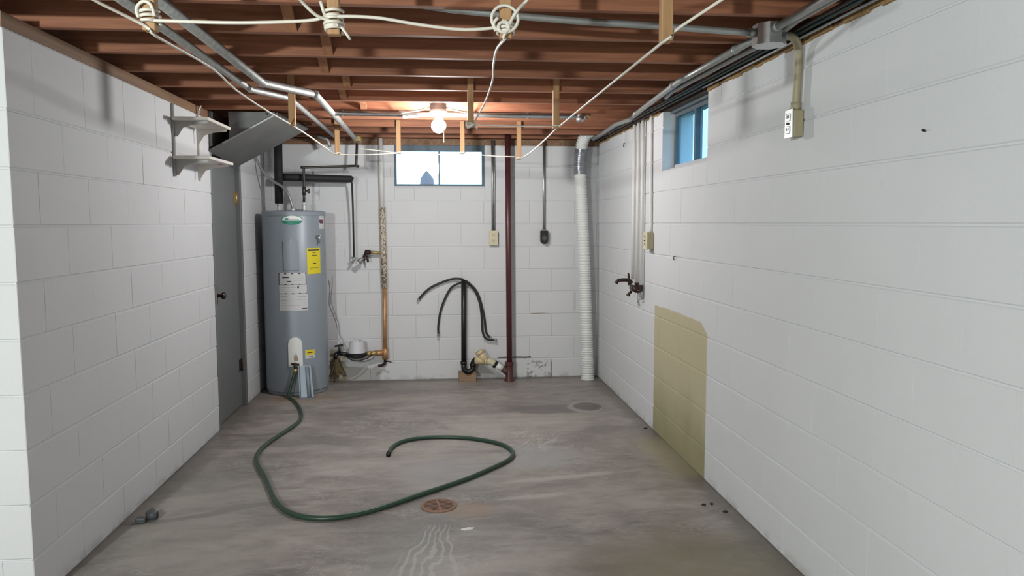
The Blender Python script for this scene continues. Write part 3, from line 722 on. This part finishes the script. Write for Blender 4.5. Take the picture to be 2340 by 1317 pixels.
MB().box(.905, .955, BK-.035, BK-.001, 1.3265, 1.340, .002).build('connector', GALVD, p)

p = thing('drain_stack', (.60, 6.55, 0), 'oxblood red drain stack running from floor to joists', 'pipe')
MB().tube([(.608, 6.55, .10), (.596, 6.55, 2.31)], .025, 18).build('riser', REDP, p)
MB().lathe([(.046, .001), (.046, .012), (.034, .03), (.034, .135), (.040, .140), (.041, .168), (.034, .172)], (.607, 6.55, 0), 20).build('hub', REDP, p)
MB().tube([(.600, 6.55, .07), (.545, 6.555, .112)], [.030, .031], 14).build('wye_branch', plain('rusty_hub', (.075, .045, .04), .6), p)
p = thing('pvc_wye', (.42, 6.565, .10), 'cream plastic drain wye with a capped cleanout joining the red stack', 'pipe fitting')
MB().tube([(.300, 6.575, .185), (.395, 6.57, .180)], .032, 16).build('wye_body', CREAM, p)
MB().tube([(.400, 6.57, .172), (.350, 6.565, .250)], [.034, .034], 16).build('cleanout_arm', CREAM, p)
MB().tube([(.352, 6.565, .246), (.338, 6.565, .268)], .039, 14).build('cleanout_cap', CREAM, p)
MB().tube([(.389, 6.57, .180), (.404, 6.57, .178)], .038, 16).build('rim', CREAM, p)
MB().tube([(.404, 6.57, .178), (.445, 6.565, .170), (.478, 6.56, .147)], .030, 16, 4).build('reducer', CREAMG, p)
MB().tube([(.470, 6.56, .154), (.490, 6.56, .140)], .0335, 16).build('rubber_band', BLACKR, p)
MB().tube([(.488, 6.56, .141), (.548, 6.555, .110)], .029, 16).build('coupling', WHITEP, p)
p = thing('standpipe', (.205, 6.60, .07), 'black washer standpipe with a U trap standing on a wood block', 'pipe')
MB().tube([(.204, 6.60, .150), (.210, 6.60, .898)], .0225, 18).build('riser', BLACKP, p)
MB().tube([(.204, 6.60, .165)]+[(.2455-.0415*math.cos(math.radians(a)), 6.60, .122-.0415*math.sin(math.radians(a))) for a in range(0, 181, 20)]+[(.287, 6.60, .15), (.291, 6.595, .168), (.303, 6.59, .184), (.325, 6.583, .188)], .0235, 16).build('trap', BLACKP, p)
for x, z in ((.204, .160), (.287, .140)): MB().tube([(x, 6.60, z-.012), (x, 6.60, z+.012)], .0285, 16).build('slip_nut', BLACKP, p)
pts = [(.158, .001), (.312, .001), (.312, .080)]+[(.2455+.052*math.cos(math.radians(a)), .108+.052*math.sin(math.radians(a))) for a in range(330, 209, -15)]+[(.158, .080)]
tag(MB().prism(pts, 1, 6.53, 6.655).build('wood_block', SHOE), 'brown notched wood block under the black trap', 'block')
HOSES = [([(.205, 6.60, .895), (.19, 6.625, .905), (.097, 6.645, .902), (-.057, 6.645, .843), (-.130, 6.645, .790), (-.185, 6.645, .730)], 'black washer hose arching farthest left from the standpipe'),
         ([(.203, 6.60, .885), (.185, 6.625, .872), (.096, 6.645, .822), (.018, 6.645, .667), (-.015, 6.645, .512), (-.017, 6.645, .412)], 'black washer hose drooping down left of the standpipe'),
         ([(.212, 6.60, .885), (.24, 6.625, .870), (.309, 6.645, .800), (.353, 6.645, .683), (.370, 6.645, .545), (.377, 6.645, .425), (.415, 6.645, .362), (.486, 6.645, .353)], 'longer black washer hose on the right of the standpipe, its tip kicked out'),
         ([(.214, 6.605, .890), (.25, 6.63, .873), (.336, 6.660, .772), (.389, 6.660, .583), (.408, 6.660, .427), (.445, 6.660, .372)], 'shorter black washer hose right of the standpipe, outside the long one')]
for pts, lb in HOSES:
    o = thing('washer_hose', pts[-1], lb, 'hose', 'black hoses draped over the standpipe')
    MB().tube(pts, .0095, 8, 5).build('hose_body', BLACKC, o)
    a, b = Vector(pts[-2]), Vector(pts[-1]); d = (b-a).normalized()
    MB().tube([b-d*.004, b+d*.016], .0125, 10).build('end_fitting', GALVD, o)

# ------------------------------------------------------------------ white corrugated vent hose
def vent():
    o = thing('vent_hose', (1.31, 6.53, 0), 'white corrugated vent hose with a band of silver tape in the right corner', 'vent hose')
    ctrl = [(1.309, 6.53, .002), (1.300, 6.53, .30), (1.290, 6.53, .55), (1.271, 6.53, 1.05), (1.250, 6.53, 1.45), (1.237, 6.53, 1.70), (1.228, 6.53, 1.90), (1.236, 6.52, 2.02), (1.247, 6.50, 2.10), (1.275, 6.48, 2.155), (1.335, 6.46, 2.185), (1.43, 6.44, 2.19)]
    p = [Vector(q) for q in ctrl]; pts = []
    for i in range(len(p)-1):
        a, b, c, d = p[max(i-1, 0)], p[i], p[i+1], p[min(i+2, len(p)-1)]
        for j in range(200):
            t = j/200; pts.append(.5*((2*b)+(c-a)*t+(2*a-5*b+4*c-d)*t*t+(3*b-3*c+d-a)*t**3))
    out, rad, acc, last, s_ = [], [], 0, pts[0], 0
    step = .019/4; k = 0
    out.append(pts[0]); rad.append(.052)
    for q in pts[1:]:
        acc += (q-last).length; last = q
        if acc >= step:
            acc = 0; k += 1; out.append(q); tape = 1.80 < q.z < 2.03
            flare = .004*max(0, 1-q.z/.25)
            rad.append((.053+flare, .0558+flare, .052+flare, .0440+flare)[k % 4] if q.z < 2.15 else (.050, .0535, .050, .044)[k % 4])
    MB().tube(out, rad, 20).build('hose_body', WHITEP, o, angle=80)
    tp = [q for q in out if 1.815 < q.z < 2.04]
    MB().tube(tp, [.0575+.002*math.sin(i*2.3) for i in range(len(tp))], 18).build('tape_band', TAPE, o)
    MB().lathe([(.059, .001), (.061, .004), (.060, .012), (.057, .014)], (1.309, 6.53, 0), 24).build('end_ring', WHITEP, o)
vent()

# ------------------------------------------------------------------ right wall: pipes, faucet, outlets, conduits
for k, y in enumerate((5.358, 5.243, 5.128)):
    tag(MB().tube([(W-.022, y, (.985, .962, .955)[k]), (W-.022, y, 2.122)], .0125, 10).build('water_pipe', PAINTP),
        ('white-painted pipe on the right wall, nearest the back corner', 'white-painted pipe on the right wall, middle of the three', 'white-painted pipe on the right wall, nearest the cream outlet box')[k], 'pipe', 'white water pipes above the bronze faucet')
p = thing('laundry_faucet', (W-.04, 5.2, .90), 'dark bronze laundry faucet at the foot of the white pipes', 'faucet')
MB().tube([(W-.055, 5.243, .935), (W-.058, 5.12, .930)], .022, 12).build('valve_body', BRONZE, p)
MB().tube([(W-.060, 5.25, .965), (W-.075, 5.25, .985), (W-.11, 5.25, .990), (W-.155, 5.25, .985), (W-.172, 5.25, .965)], [.016, .014, .013, .013, .014], 12, 3).build('spout', BRONZE, p)
MB().tube([(W-.060, 5.30, .950), (W-.058, 5.345, 1.03)], [.012, .007], 8).build('lever', BRONZE, p)
for y, z in ((5.243, .945), (5.128, .938)):
    MB().tube([(W-.023, y, z+.025), (W-.023, y, z-.015), (W-.05, y, z-.018)], .016, 10).build('inlet_elbow', BRONZE, p)
v = MB().tube([(W-.062, 5.235, .91), (W-.085, 5.235, .885)], .010, 8); v.tube([(W-.085, 5.205, .882), (W-.087, 5.265, .882)], .0075, 8); v.build('handle', BRONZE, p)
v = MB().tube([(W-.030, 5.165, .86), (W-.020, 5.115, .86)], .004, 6); v.tube([(W-.030, 5.165, .862), (W-.030, 5.165, .835)], .004, 6); v.tube([(W-.018, 5.115, .92), (W-.018, 5.115, .86)], .004, 6); v.build('pipe_bracket', GALVD, p)
def handy_box(y0, y1, z0, z1, lb, plate_mat, conduit_pts, r, mt, dp=.045):
    o = thing('outlet_box', (W-dp, (y0+y1)/2, z0), lb, 'outlet')
    MB().box(W-dp, W-.001, y0, y1, z0, z1, .006, 2).build('box', BEIGED, o)
    pl_ = MB().box(W-dp-.006, W-dp-.0005, y0-.003, y1+.003, z0-.004, z1+.004, .002).build('cover_plate', plate_mat, o)
    zc, yc = (z0+z1)/2, (y0+y1)/2
    for z in (zc-.024, zc+.024):
        MB().box(W-dp-.009, W-dp-.0062, yc-.016, yc+.016, z-.015, z+.015, .003).build('receptacle', STEELP if plate_mat is STEELP else BEIGE, pl_)
        vv = MB(); [vv.box(W-dp-.0105, W-dp-.0092, y-.0015, y+.0015, z-.004, z+.008) for y in (yc-.006, yc+.006)]; vv.build('slot', DARKSL, pl_)
    MB().box(W-dp-.014, W-dp-.0062, yc-.006, yc+.006, zc-.005, zc+.005, .002).build('screw', DARKSL, pl_)
    MB().tube(conduit_pts, r, 12, 5).build('conduit', mt, o)
    return o
o = handy_box(2.855, 2.914, 1.733, 1.837, 'outlet box with steel cover high on the right wall, under a bent conduit', STEELP,
          [(W-.150, 2.775, 2.092), (W-.11, 2.795, 2.100), (W-.065, 2.825, 2.098), (W-.033, 2.855, 2.065), (W-.026, 2.868, 2.01), (W-.026, 2.872, 1.93), (W-.026, 2.880, 1.838)], .0155, BEIGED)
MB().tube([(W-.026, 2.880, 1.838), (W-.026, 2.877, 1.868)], .019, 12).build('connector', BEIGED, o)
o = handy_box(4.895, 4.978, 1.222, 1.332, 'cream outlet box on the right wall below a thin white conduit', BEIGE,
          [(W-.014, 4.935, 1.330), (W-.014, 4.945, 1.6), (W-.014, 4.955, 1.9), (W-.014, 4.962, 2.12)], .0105, PAINTP)
MB().tube([(W-.02, 4.905, 1.2215), (W-.02, 4.905, 1.200)], .008, 8).build('knockout_plug', GALVD, o)
# junction box and the conduits under the joists
p = thing('junction_box', (1.228, 2.76, 2.05), 'octagonal zinc junction box under the joists at the upper right', 'junction box')
pts = [(1.228+.060*math.cos(math.radians(22.5+45*k)), 2.755+.060*math.sin(math.radians(22.5+45*k))) for k in range(8)]
bx_ = MB().prism(pts, 2, 2.060, 2.128).build('box', BOXM, p)
MB().prism([(1.228+(q[0]-1.228)*1.03, 2.755+(q[1]-2.755)*1.03) for q in pts], 2, 2.052, 2.0598).build('cover', BOXM, p)
v = MB(); [v.box(x, x+.010, 2.6975, 2.6994, 2.096, 2.102) for x in (1.212, 1.228)]; v.build('knockout_slot', DARKSL, bx_)
for a, b in (((1.168, 2.752, 2.096), (1.148, 2.748, 2.096)), ((1.286, 2.770, 2.096), (1.302, 2.775, 2.096)), ((1.226, 2.695, 2.104), (1.226, 2.675, 2.104)), ((1.224, 2.812, 2.104), (1.224, 2.835, 2.104))):
    MB().tube([a, b], .017, 12).build('connector', GALVD, p)
def conduit(pts, r, mt, lb, sm=0, straps=()):
    o = thing('conduit', pts[0], lb, 'conduit')
    MB().tube(pts, r, 12, sm).build('tube', mt, o)
    for x, y, z in straps:
        MB().tube([(x, y-.008, z), (x, y+.008, z)], r+.004, 12).build('strap', mt, o)
conduit([(1.232, .8, 2.106), (1.226, 2.674, 2.104)], .0145, GALV, 'bright conduit under the joists running toward the camera from the junction box', 0, [(1.227, 2.24, 2.105)])
conduit([(1.222, 2.836, 2.104), (1.211, 3.77, 2.106), (1.262, 4.55, 2.106), (1.300, 5.03, 2.106), (1.312, 5.15, 2.104), (1.276, 5.42, 2.104), (1.300, 5.92, 2.106), (1.315, 6.40, 2.108)], .0150, GALVD, 'grey conduit running back from the junction box with a kink before the corner', 0, [(1.219, 3.05, 2.105), (1.213, 3.86, 2.106), (1.285, 4.87, 2.106)])
conduit([(1.262, 2.25, 2.110), (1.262, 2.60, 2.109), (1.297, 2.90, 2.109), (1.283, 3.20, 2.109), (1.268, 4.05, 2.109), (1.289, 4.235, 2.106), (1.300, 4.30, 2.125)], .0125, GALVD, 'thinner dull conduit between the kinked conduit and the right wall')
conduit([(-.16, 2.69, 2.168), (.05, 2.69, 2.138), (.46, 2.70, 2.113), (.80, 2.722, 2.106), (1.147, 2.748, 2.096)], .0125, GALVD, 'grey conduit crossing under the joists into the left of the junction box', 4)
conduit([(-.665, 5.03, 2.108), (.93, 5.05, 2.108)], .0165, GALV, 'galvanised conduit crossing behind the lit bulb', 0, [(-.62, 5.03, 2.108), (.60, 5.045, 2.108)])
p = thing('conduit_elbow', (.96, 5.05, 2.08), 'galvanised elbow fitting on the end of the conduit behind the bulb', 'conduit fitting')
MB().tube([(.931, 5.05, 2.108), (.985, 5.05, 2.108)], .021, 12).build('sleeve', GALV, p)
MB().tube([(.955, 5.05, 2.10), (.945, 4.99, 2.085), (.925, 4.95, 2.075)], .022, 12, 3).build('outlet_arm', GALV, p)
MB().tube([(.985, 5.05, 2.108), (1.02, 5.05, 2.112)], .014, 10).build('brass_end', BRASS, p)
for pts, mt, lb in (([(1.398, .9, 2.112), (1.394, 3.0, 2.108), (1.397, 4.3, 2.112), (1.391, 5.4, 2.110), (1.388, 6.6, 2.112)], BLACKC, 'black cable lying along the top of the right wall, lowest of the bundle'),
                    ([(1.378, .9, 2.122), (1.372, 2.2, 2.118), (1.380, 3.6, 2.120), (1.372, 4.9, 2.121), (1.36, 6.6, 2.121)], TEAL, 'teal cable stapled along the right wall under the joists'),
                    ([(1.352, .9, 2.120), (1.345, 2.4, 2.121), (1.348, 4.0, 2.119), (1.34, 5.2, 2.121), (1.345, 6.6, 2.121)], BLACKC, 'black cable left of the teal cable along the right wall')):
    tag(MB().tube(pts, .008, 8, 5).build('cable', mt), lb, 'cable')
tag(MB().tube([(1.386, 1.0, 2.104), (1.383, 2.6, 2.100), (1.386, 3.9, 2.103)], .005, 8, 5).build('cable', GALVD), 'thin grey wire beside the teal cable near the camera', 'cable')
v = MB().tube([(W-.0005, 4.425, 1.195), (W-.012, 4.425, 1.195), (W-.016, 4.425, 1.185), (W-.012, 4.425, 1.170)], .003, 6); tag(v.build('wall_hook', BRONZE), 'tiny dark hook nail in the right wall above the yellow patch', 'hook')
v = MB().tube([(W-.0005, 2.11, 1.665), (W-.012, 2.105, 1.667)], .004, 6); tag(v.build('nail', BRONZE), 'small nail in the bare right wall below the steel-covered outlet', 'nail')
v = MB().tube([(W-.0005, 5.72, 2.005), (W-.010, 5.72, 2.005), (W-.012, 5.72, 1.975)], .003, 6); tag(v.build('wall_hook', BRONZE), 'small hook high on the right wall near the vent hose', 'hook')

# ------------------------------------------------------------------ battens nailed to the joists
ROWY = {1: 2.245-.0006-.012-.011, 2: 4.261-.019-.0225, 3: 5.877-.019-.0225}
BAT = {}
names1 = ('front-row wood batten with a white wire loop, farthest left', 'front-row wood batten wound thickly with white wire, second from left', 'front-row wood batten with a round coil of white wire', 'front-row wood batten near the right wall, no coil on it')
names2 = ('wood batten hanging in front of the grey duct', 'wood batten in the middle row carrying a knotted wire end, right of the bulb', 'wood batten in the middle row where the wire bends, right of the knotted one')
names3 = ('small wood batten hanging before the copper pipe at the back', 'small wood batten before the left end of the back window', 'small split wood batten before the right pane of the back window', 'small wood batten beside the red stack')
for row, xs, nm, y in ((1, (-.783, -.288, .196, .668), names1, 2.241-.019), (2, (-.785, .180, .657), names2, 4.261-.019), (3, (-.758, -.300, .184, .620), names3, 5.877-.019)):
    for k, x in enumerate(xs):
        zb = 1.925 if row < 3 else (1.915, 1.922, 1.925, 1.885)[k]
        mb = MB().box(-.017, .017, -.034, -.0005, 0, ZC+.16-zb, .002)
        o = mb.build('wood_batten', BATTEN, None, (0, 0, 0)); o.location = (x, y, zb)
        tag(o, nm[k], 'batten', 'wood battens hanging from the joists'); o['_o'] = (x, y, zb); BAT[(row, k)] = Vector((x, y-.018, zb))

# ------------------------------------------------------------------ clothes lines tied to the battens
def line(pts, lb, r=.0048, sm=5, mt=None):
    o = thing('clothesline', pts[0], lb, 'wire', 'white plastic clothes lines')
    MB().tube(pts, r, 8, sm).build('strand', mt or WHITEC, o)
    return o
def coil(o, c, rad, n=1, r=.0048, axis='y', rise=.006):
    pts = []
    for k in range(int(24*n)+1):
        a = 2*math.pi*k/24; q = k/24*rise
        pts.append(Vector(c)+(Vector((rad*math.cos(a), -.02+q*.3, rad*math.sin(a)+q)) if axis == 'y' else Vector((rad*.75*math.cos(a), rad*math.sin(a), q))))
    MB().tube(pts, r, 8).build('loop', WHITEC, o)
B = BAT
b0, b1, b2, b3 = B[(1, 0)], B[(1, 1)], B[(1, 2)], B[(1, 3)]
e = Vector
l1 = line([b0+e((-.012, -.022, .026)), b0+e((.05, -.022, .024)), (-.54, b1.y-.02, 1.949), (-.36, b1.y-.022, 1.958), b1+e((-.005, -.024, .045)), (-.172, b1.y-.022, 1.971), (-.05, b2.y-.02, 1.955), (.08, b2.y-.02, 1.944), b2+e((.0, -.022, .030))],
          'white wire strung across the front row of battens from the left one to the coil')
for k in range(3): coil(l1, b0+e((0, 0, .022+k*.010)), .031, 1, .0046, 'z', .004+.004*k)
MB().tube([b0+e((-.022, -.025, .03)), b0+e((-.026, -.025, .055)), b0+e((-.008, -.026, .073)), b0+e((.012, -.026, .065)), b0+e((.020, -.024, .035))], .0048, 8, 5).build('loop', WHITEC, l1)
for k in range(6): coil(l1, b1+e((0, .002*(k % 2), .010+k*.009)), .030+.002*(k % 3), 1, .0046, 'z', random.uniform(.002, .012))
MB().tube([b1+e((-.020, -.024, .045)), b1+e((-.028, -.026, .072)), b1+e((-.031, -.028, .085))], .0048, 8).build('loose_end', WHITEC, l1)
MB().tube([b1+e((.022, -.018, .02)), b1+e((.040, -.010, -.004)), b1+e((.045, -.006, -.012))], .0042, 8).build('loose_end', WHITEC, l1)
l2 = line([(-.40, 1.2, 2.12), (-.392, 1.9, 2.045), (-.375, 2.10, 2.010), (-.335, 2.16, 1.972), b1+e((-.012, -.028, .034)), b1+e((.016, -.027, .020))], 'white wire slanting down from the near joists to the thickly wound batten')
l3 = line([(.34, 1.3, 2.12), (.275, 2.1, 2.050), (.225, 2.17, 1.995), b2+e((.006, -.028, .030)), b2+e((-.010, -.024, -.004))], 'white wire rising from the coiled batten toward the camera')
coil(l3, b2+e((-.004, -.006, .048)), .038, 1.12, .0046, 'y', .004)
coil(l3, b2+e((-.008, -.010, .024)), .015, 1.3, .0046, 'y', .004)
for k in range(3): coil(l3, b2+e((0, 0, .016+k*.010)), .030, 1, .0046, 'z', .004)
MB().tube([b2+e((-.030, -.024, .016)), b2+e((-.036, -.026, .036)), b2+e((-.024, -.028, .052))], .0048, 8, 3).build('loose_end', WHITEC, l3)
c1 = B[(2, 1)]; c0 = B[(2, 0)]; c2 = B[(2, 2)]; d0, d1, d2, d3 = B[(3, 0)], B[(3, 1)], B[(3, 2)], B[(3, 3)]
l4 = line([b2+e((-.004, -.020, -.004)), (.200, 2.6, 1.985), (.218, 3.0, 2.012), (.243, 3.4, 2.030), (.235, 3.8, 2.000), c1+e((.022, -.030, .032)), c1+e((.008, -.026, .010)), c1+e((-.010, -.024, .004))], 'white wire dropping from the coil back to the knotted batten right of the bulb')
v = MB()
v.tube([c1+e((.018, -.026, .018)), c1+e((-.014, -.030, .0))], .010, 8); v.tube([c1+e((-.022, -.026, .035)), c1+e((-.024, -.028, .012)), c1+e((-.016, -.03, -.008))], .006, 8); v.tube([c1+e((.028, -.02, .010)), c1+e((.034, -.02, -.008))], .005, 8)
v.build('knot', WHITEC, l4)
for k in range(2): coil(l4, c1+e((0, 0, .008+k*.010)), .028, 1, .0045, 'z', .004)
l5 = line([(.95, 1.75, 2.10), b3+e((.035, -.022, .040)), b3+e((.012, -.018, .010)), b3+e((-.014, -.010, -.003)), (.664, 3.2, 1.930), c2+e((.014, -.018, .008)), c2+e((-.002, -.018, -.004)), (.650, 4.6, 1.905), (.640, 5.2, 1.888), d3+e((0, -.016, -.002))], 'long white wire running from the near right batten back to the red stack', .0045, 3)
l6 = line([(-.95, 1.6, 2.06), (-.90, 2.0, 1.985), b0+e((-.01, -.022, .012)), b0+e((.005, .03, -.006)), (-.82, 2.9, 1.965), (-.865, 3.4, 1.972), (-.835, 3.9, 1.950), c0+e((-.006, -.016, .006)), (-.770, 4.7, 1.920), (-.762, 5.3, 1.910), d0+e((-.004, -.018, .004)), (-.55, d0.y, 1.915), d1+e((0, -.018, .006))], 'long white wire from the left looped batten back past the duct batten to the window', .0045, 3)
l7 = line([c1+e((.014, -.018, .014)), (.40, c1.y, 1.935), c2+e((-.012, -.018, .008))], 'short white wire strung between the knotted batten and the next', .0042, 3)
l8 = line([(-.60, 5.82, 1.96), (-.45, 5.82, 1.945), d1+e((-.01, -.018, .008)), (-.05, d1.y, 1.918), d2+e((0, -.018, .006)), (.38, d2.y, 1.914), d3+e((-.006, -.018, .020))], 'thin white wire across the back window between the small battens', .0040, 3)
for q, o in ((d1, l8), (d2, l8), (d3, l8), (d0, l6), (c2, l5)):
    coil(o, q+e((0, 0, .008)), .026, 1, .0040, 'z', .006)

# ------------------------------------------------------------------ the bare bulb
p = thing('ceiling_light', (.004, 4.90, 1.96), 'bare lit bulb in a white lampholder hanging under the joists', 'light')
MB().lathe([(.052, 2.122), (.052, 2.158)], (.002, 4.90, 0), 20).build('junction_box', plain('fixture_box', (.30, .31, .31), .6, .1), p)
MB().lathe([(.020, 2.062), (.022, 2.088), (.030, 2.092), (.056, 2.104), (.058, 2.116), (.050, 2.1215)], (.002, 4.90, 0), 24).build('lampholder', PORC, p)
R_ = .046; prof = [(R_*math.sin(math.pi*i/12), 2.018-R_*math.cos(math.pi*i/12)) for i in range(11)]+[(.016, 2.0615)]
MB().lathe(prof, (.004, 4.90, 0), 24).build('bulb', BULB, p)
v = MB().tube([(.032, 4.865, 2.094), (.036, 4.85, 2.03), (.036, 4.848, 1.915)], .0042, 6); v.ball((.036, 4.848, 1.910), .006, 8); v.build('pull_cord', WHITEC, p)
for pts, lb in (([(-.05, 4.90, 2.135), (-.10, 4.92, 2.122), (-.18, 4.96, 2.115), (-.25, 5.02, 2.124)], 'short white cable leaving the bulb fixture to the left'),
                ([(.054, 4.90, 2.135), (.10, 4.92, 2.124), (.17, 4.97, 2.118), (.22, 5.03, 2.124)], 'short white cable leaving the bulb fixture to the right')):
    tag(MB().tube(pts, .006, 8, 4).build('cable', WHITEC), lb, 'cable')
v = MB().tube([(-.215, 5.01, 2.086), (-.135, 5.01, 2.092)], .007, 8); v.ball((-.22, 5.008, 2.086), .012, 8); v.ball((-.13, 5.01, 2.093), .011, 8)
tag(v.build('strap_highlight', PORC), 'white two-lobed strap highlight on the conduit left of the bulb', 'highlight')  # bright glint of a conduit strap, modelled as a white piece

# black wires looped over the near left joist
tag(MB().tube([(-1.60, 2.35, 2.20), (-1.52, 2.56, 2.20), (-1.46, 2.60, 2.165), (-1.42, 2.605, 2.150), (-1.385, 2.60, 2.185), (-1.30, 2.58, 2.19), (-1.2, 2.4, 2.24)], .007, 8, 5).build('cable', BLACKC), 'black cable drooping across the near joist at the upper left', 'cable')
tag(MB().box(-1.475, -1.435, 2.590, 2.6255, 2.135, 2.160, .004).build('cable_clamp', BRASS), 'tan clamp on the near joist beside the drooping black cable', 'clamp')

# ------------------------------------------------------------------ on the floor
p = thing('garden_hose', (-.30, 4.456, 0), 'dark green garden hose snaking over the floor from the water heater', 'hose')
hp = [(-1.157, 6.075, .232), (-1.180, 6.062, .14), (-1.208, 6.045, .04), (-1.200, 6.02, .014), (-1.150, 5.93, .013), (-1.060, 5.68, .013), (-1.005, 5.45, .013), (-.995, 5.27, .013), (-1.032, 5.057, .013), (-1.085, 4.82, .013), (-1.106, 4.62, .013), (-1.088, 4.45, .013), (-1.034, 4.287, .013), (-.965, 4.12, .013), (-.905, 3.953, .013), (-.845, 3.79, .013), (-.780, 3.656, .013), (-.682, 3.545, .013), (-.560, 3.500, .013), (-.430, 3.525, .013), (-.298, 3.604, .013), (-.112, 3.765, .013), (.119, 3.963, .013), (.290, 4.150, .013), (.395, 4.290, .013), (.430, 4.422, .013), (.385, 4.580, .013), (.255, 4.708, .013), (.089, 4.784, .013), (-.109, 4.795, .013), (-.240, 4.728, .013), (-.302, 4.610, .013), (-.316, 4.490, .013)]
MB().tube(hp, .0125, 12, 5).build('hose_body', HOSEG, p)
MB().tube([(-.316, 4.495, .013), (-.318, 4.455, .0145)], .0142, 12).build('end_fitting', BLACKP, p)
MB().tube([(-1.156, 6.077, .238), (-1.162, 6.073, .205)], .0165, 12).build('coupling', BRASS, p)
def drain():
    o = thing('floor_drain', (-.016, 3.635, 0), 'round rusty floor drain grate by the green hose', 'drain')
    cx, cy, R0 = -.016, 3.635, .089
    MB().lathe([(.0745, .0008), (.0745, .0012)], (cx, cy, 0), 40).build('pit_shade', PIT_SHADE, o)  # flat near-black disc painted as the shade inside the drain hole
    mb = MB(); fs = []
    prof = [(.0745, .0008), (.0745, .0068), (.082, .0075), (R0, .0055), (R0, .0008)]
    rings = [[mb.bm.verts.new((cx+r*math.cos(2*math.pi*k/48), cy+r*math.sin(2*math.pi*k/48), z)) for k in range(48)] for r, z in prof]
    for A, Bv in zip(rings, rings[1:]):
        for k in range(48): mb.bm.faces.new((A[k], A[(k+1) % 48], Bv[(k+1) % 48], Bv[k]))
    bmesh.ops.recalc_face_normals(mb.bm, faces=mb.bm.faces); mb.build('rim', RUST, o)
    a = math.radians(9); d = Vector((math.cos(a), math.sin(a), 0)); n = Vector((-math.sin(a), math.cos(a), 0))
    for k in range(-4, 5):
        t = k*.0166; hl = math.sqrt(max(.0745**2-t*t, .0001))-.0003
        c_ = Vector((cx, cy, 0))+n*t; q = [c_-d*hl-n*.0038, c_+d*hl-n*.0038, c_+d*hl+n*.0038, c_-d*hl+n*.0038]
        mb = MB(); mb.quadbox([v_+e((0, 0, .0050)) for v_ in q]+[v_+e((0, 0, .0064)) for v_ in q]); mb.build('bar', RUST, o)
    c_ = Vector((cx, cy, 0)); hl = .0742; q = [c_-n*hl-d*.005, c_+n*hl-d*.005, c_+n*hl+d*.005, c_-n*hl+d*.005]
    mb = MB(); mb.quadbox([v_+e((0, 0, .0048)) for v_ in q]+[v_+e((0, 0, .0072)) for v_ in q]); mb.build('cross_rib', RUST, o)
drain()
p = thing('pipe_fitting', (-1.38, 3.585, 0), 'dark grey two-piece pipe fitting lying by the left wall', 'fitting')
MB().box(-1.428, -1.384, 3.552, 3.588, .001, .026, .006, 2).build('square_socket', GREYF, p)
mb = MB(); d = e((.8, -.6, 0)).normalized()
for r, flip in ((.021, 1),): mb.tube([e((-1.385, 3.598, .0215)), e((-1.345, 3.602, .0215))], r, 14)
mb.build('round_socket', GREYF, p)
MB().tube([(-1.3445, 3.602, .0215), (-1.3425, 3.6022, .0215)], .016, 14).build('socket_bore', DARKSL, p)
MB().tube([(-1.39, 3.606, .022), (-1.375, 3.635, .030)], .016, 12).build('branch', GREYF, p)
mb = MB(); mb.prism([(.085, 3.335), (.105, 3.322), (.140, 3.334), (.147, 3.345), (.120, 3.350)], 2, .0005, .004); tag(mb.build('paint_chip', CHIP), 'small white paint chip lying in front of the floor drain', 'paint chip')
for (x, y, a, sz), lb in zip(((1.384, 4.901, .3, .014), (1.292, 3.512, .2, .012), (1.335, 3.519, 1.2, .014), (1.364, 3.414, .1, .014)),
                             ('dark speck of debris by the left edge of the yellow patch', 'pale-rimmed speck of debris, leftmost of three by the right wall', 'upright dark crumb, middle of three by the right wall', 'dark crumb nearest the camera of three by the right wall')):
    mb = MB(); q = [(x+sz*math.cos(a+k*1.05)*(1 if k % 3 == 0 else .55), y+sz*.8*math.sin(a+k*1.05)*(1 if k % 2 else .7)) for k in range(6)]
    mb.prism(q, 2, .0005, .006); tag(mb.build('debris_crumb', DARKSL), lb, 'debris', 'dark crumbs on the floor')

for o in bpy.data.objects:
    if '_o' in o: del o['_o']
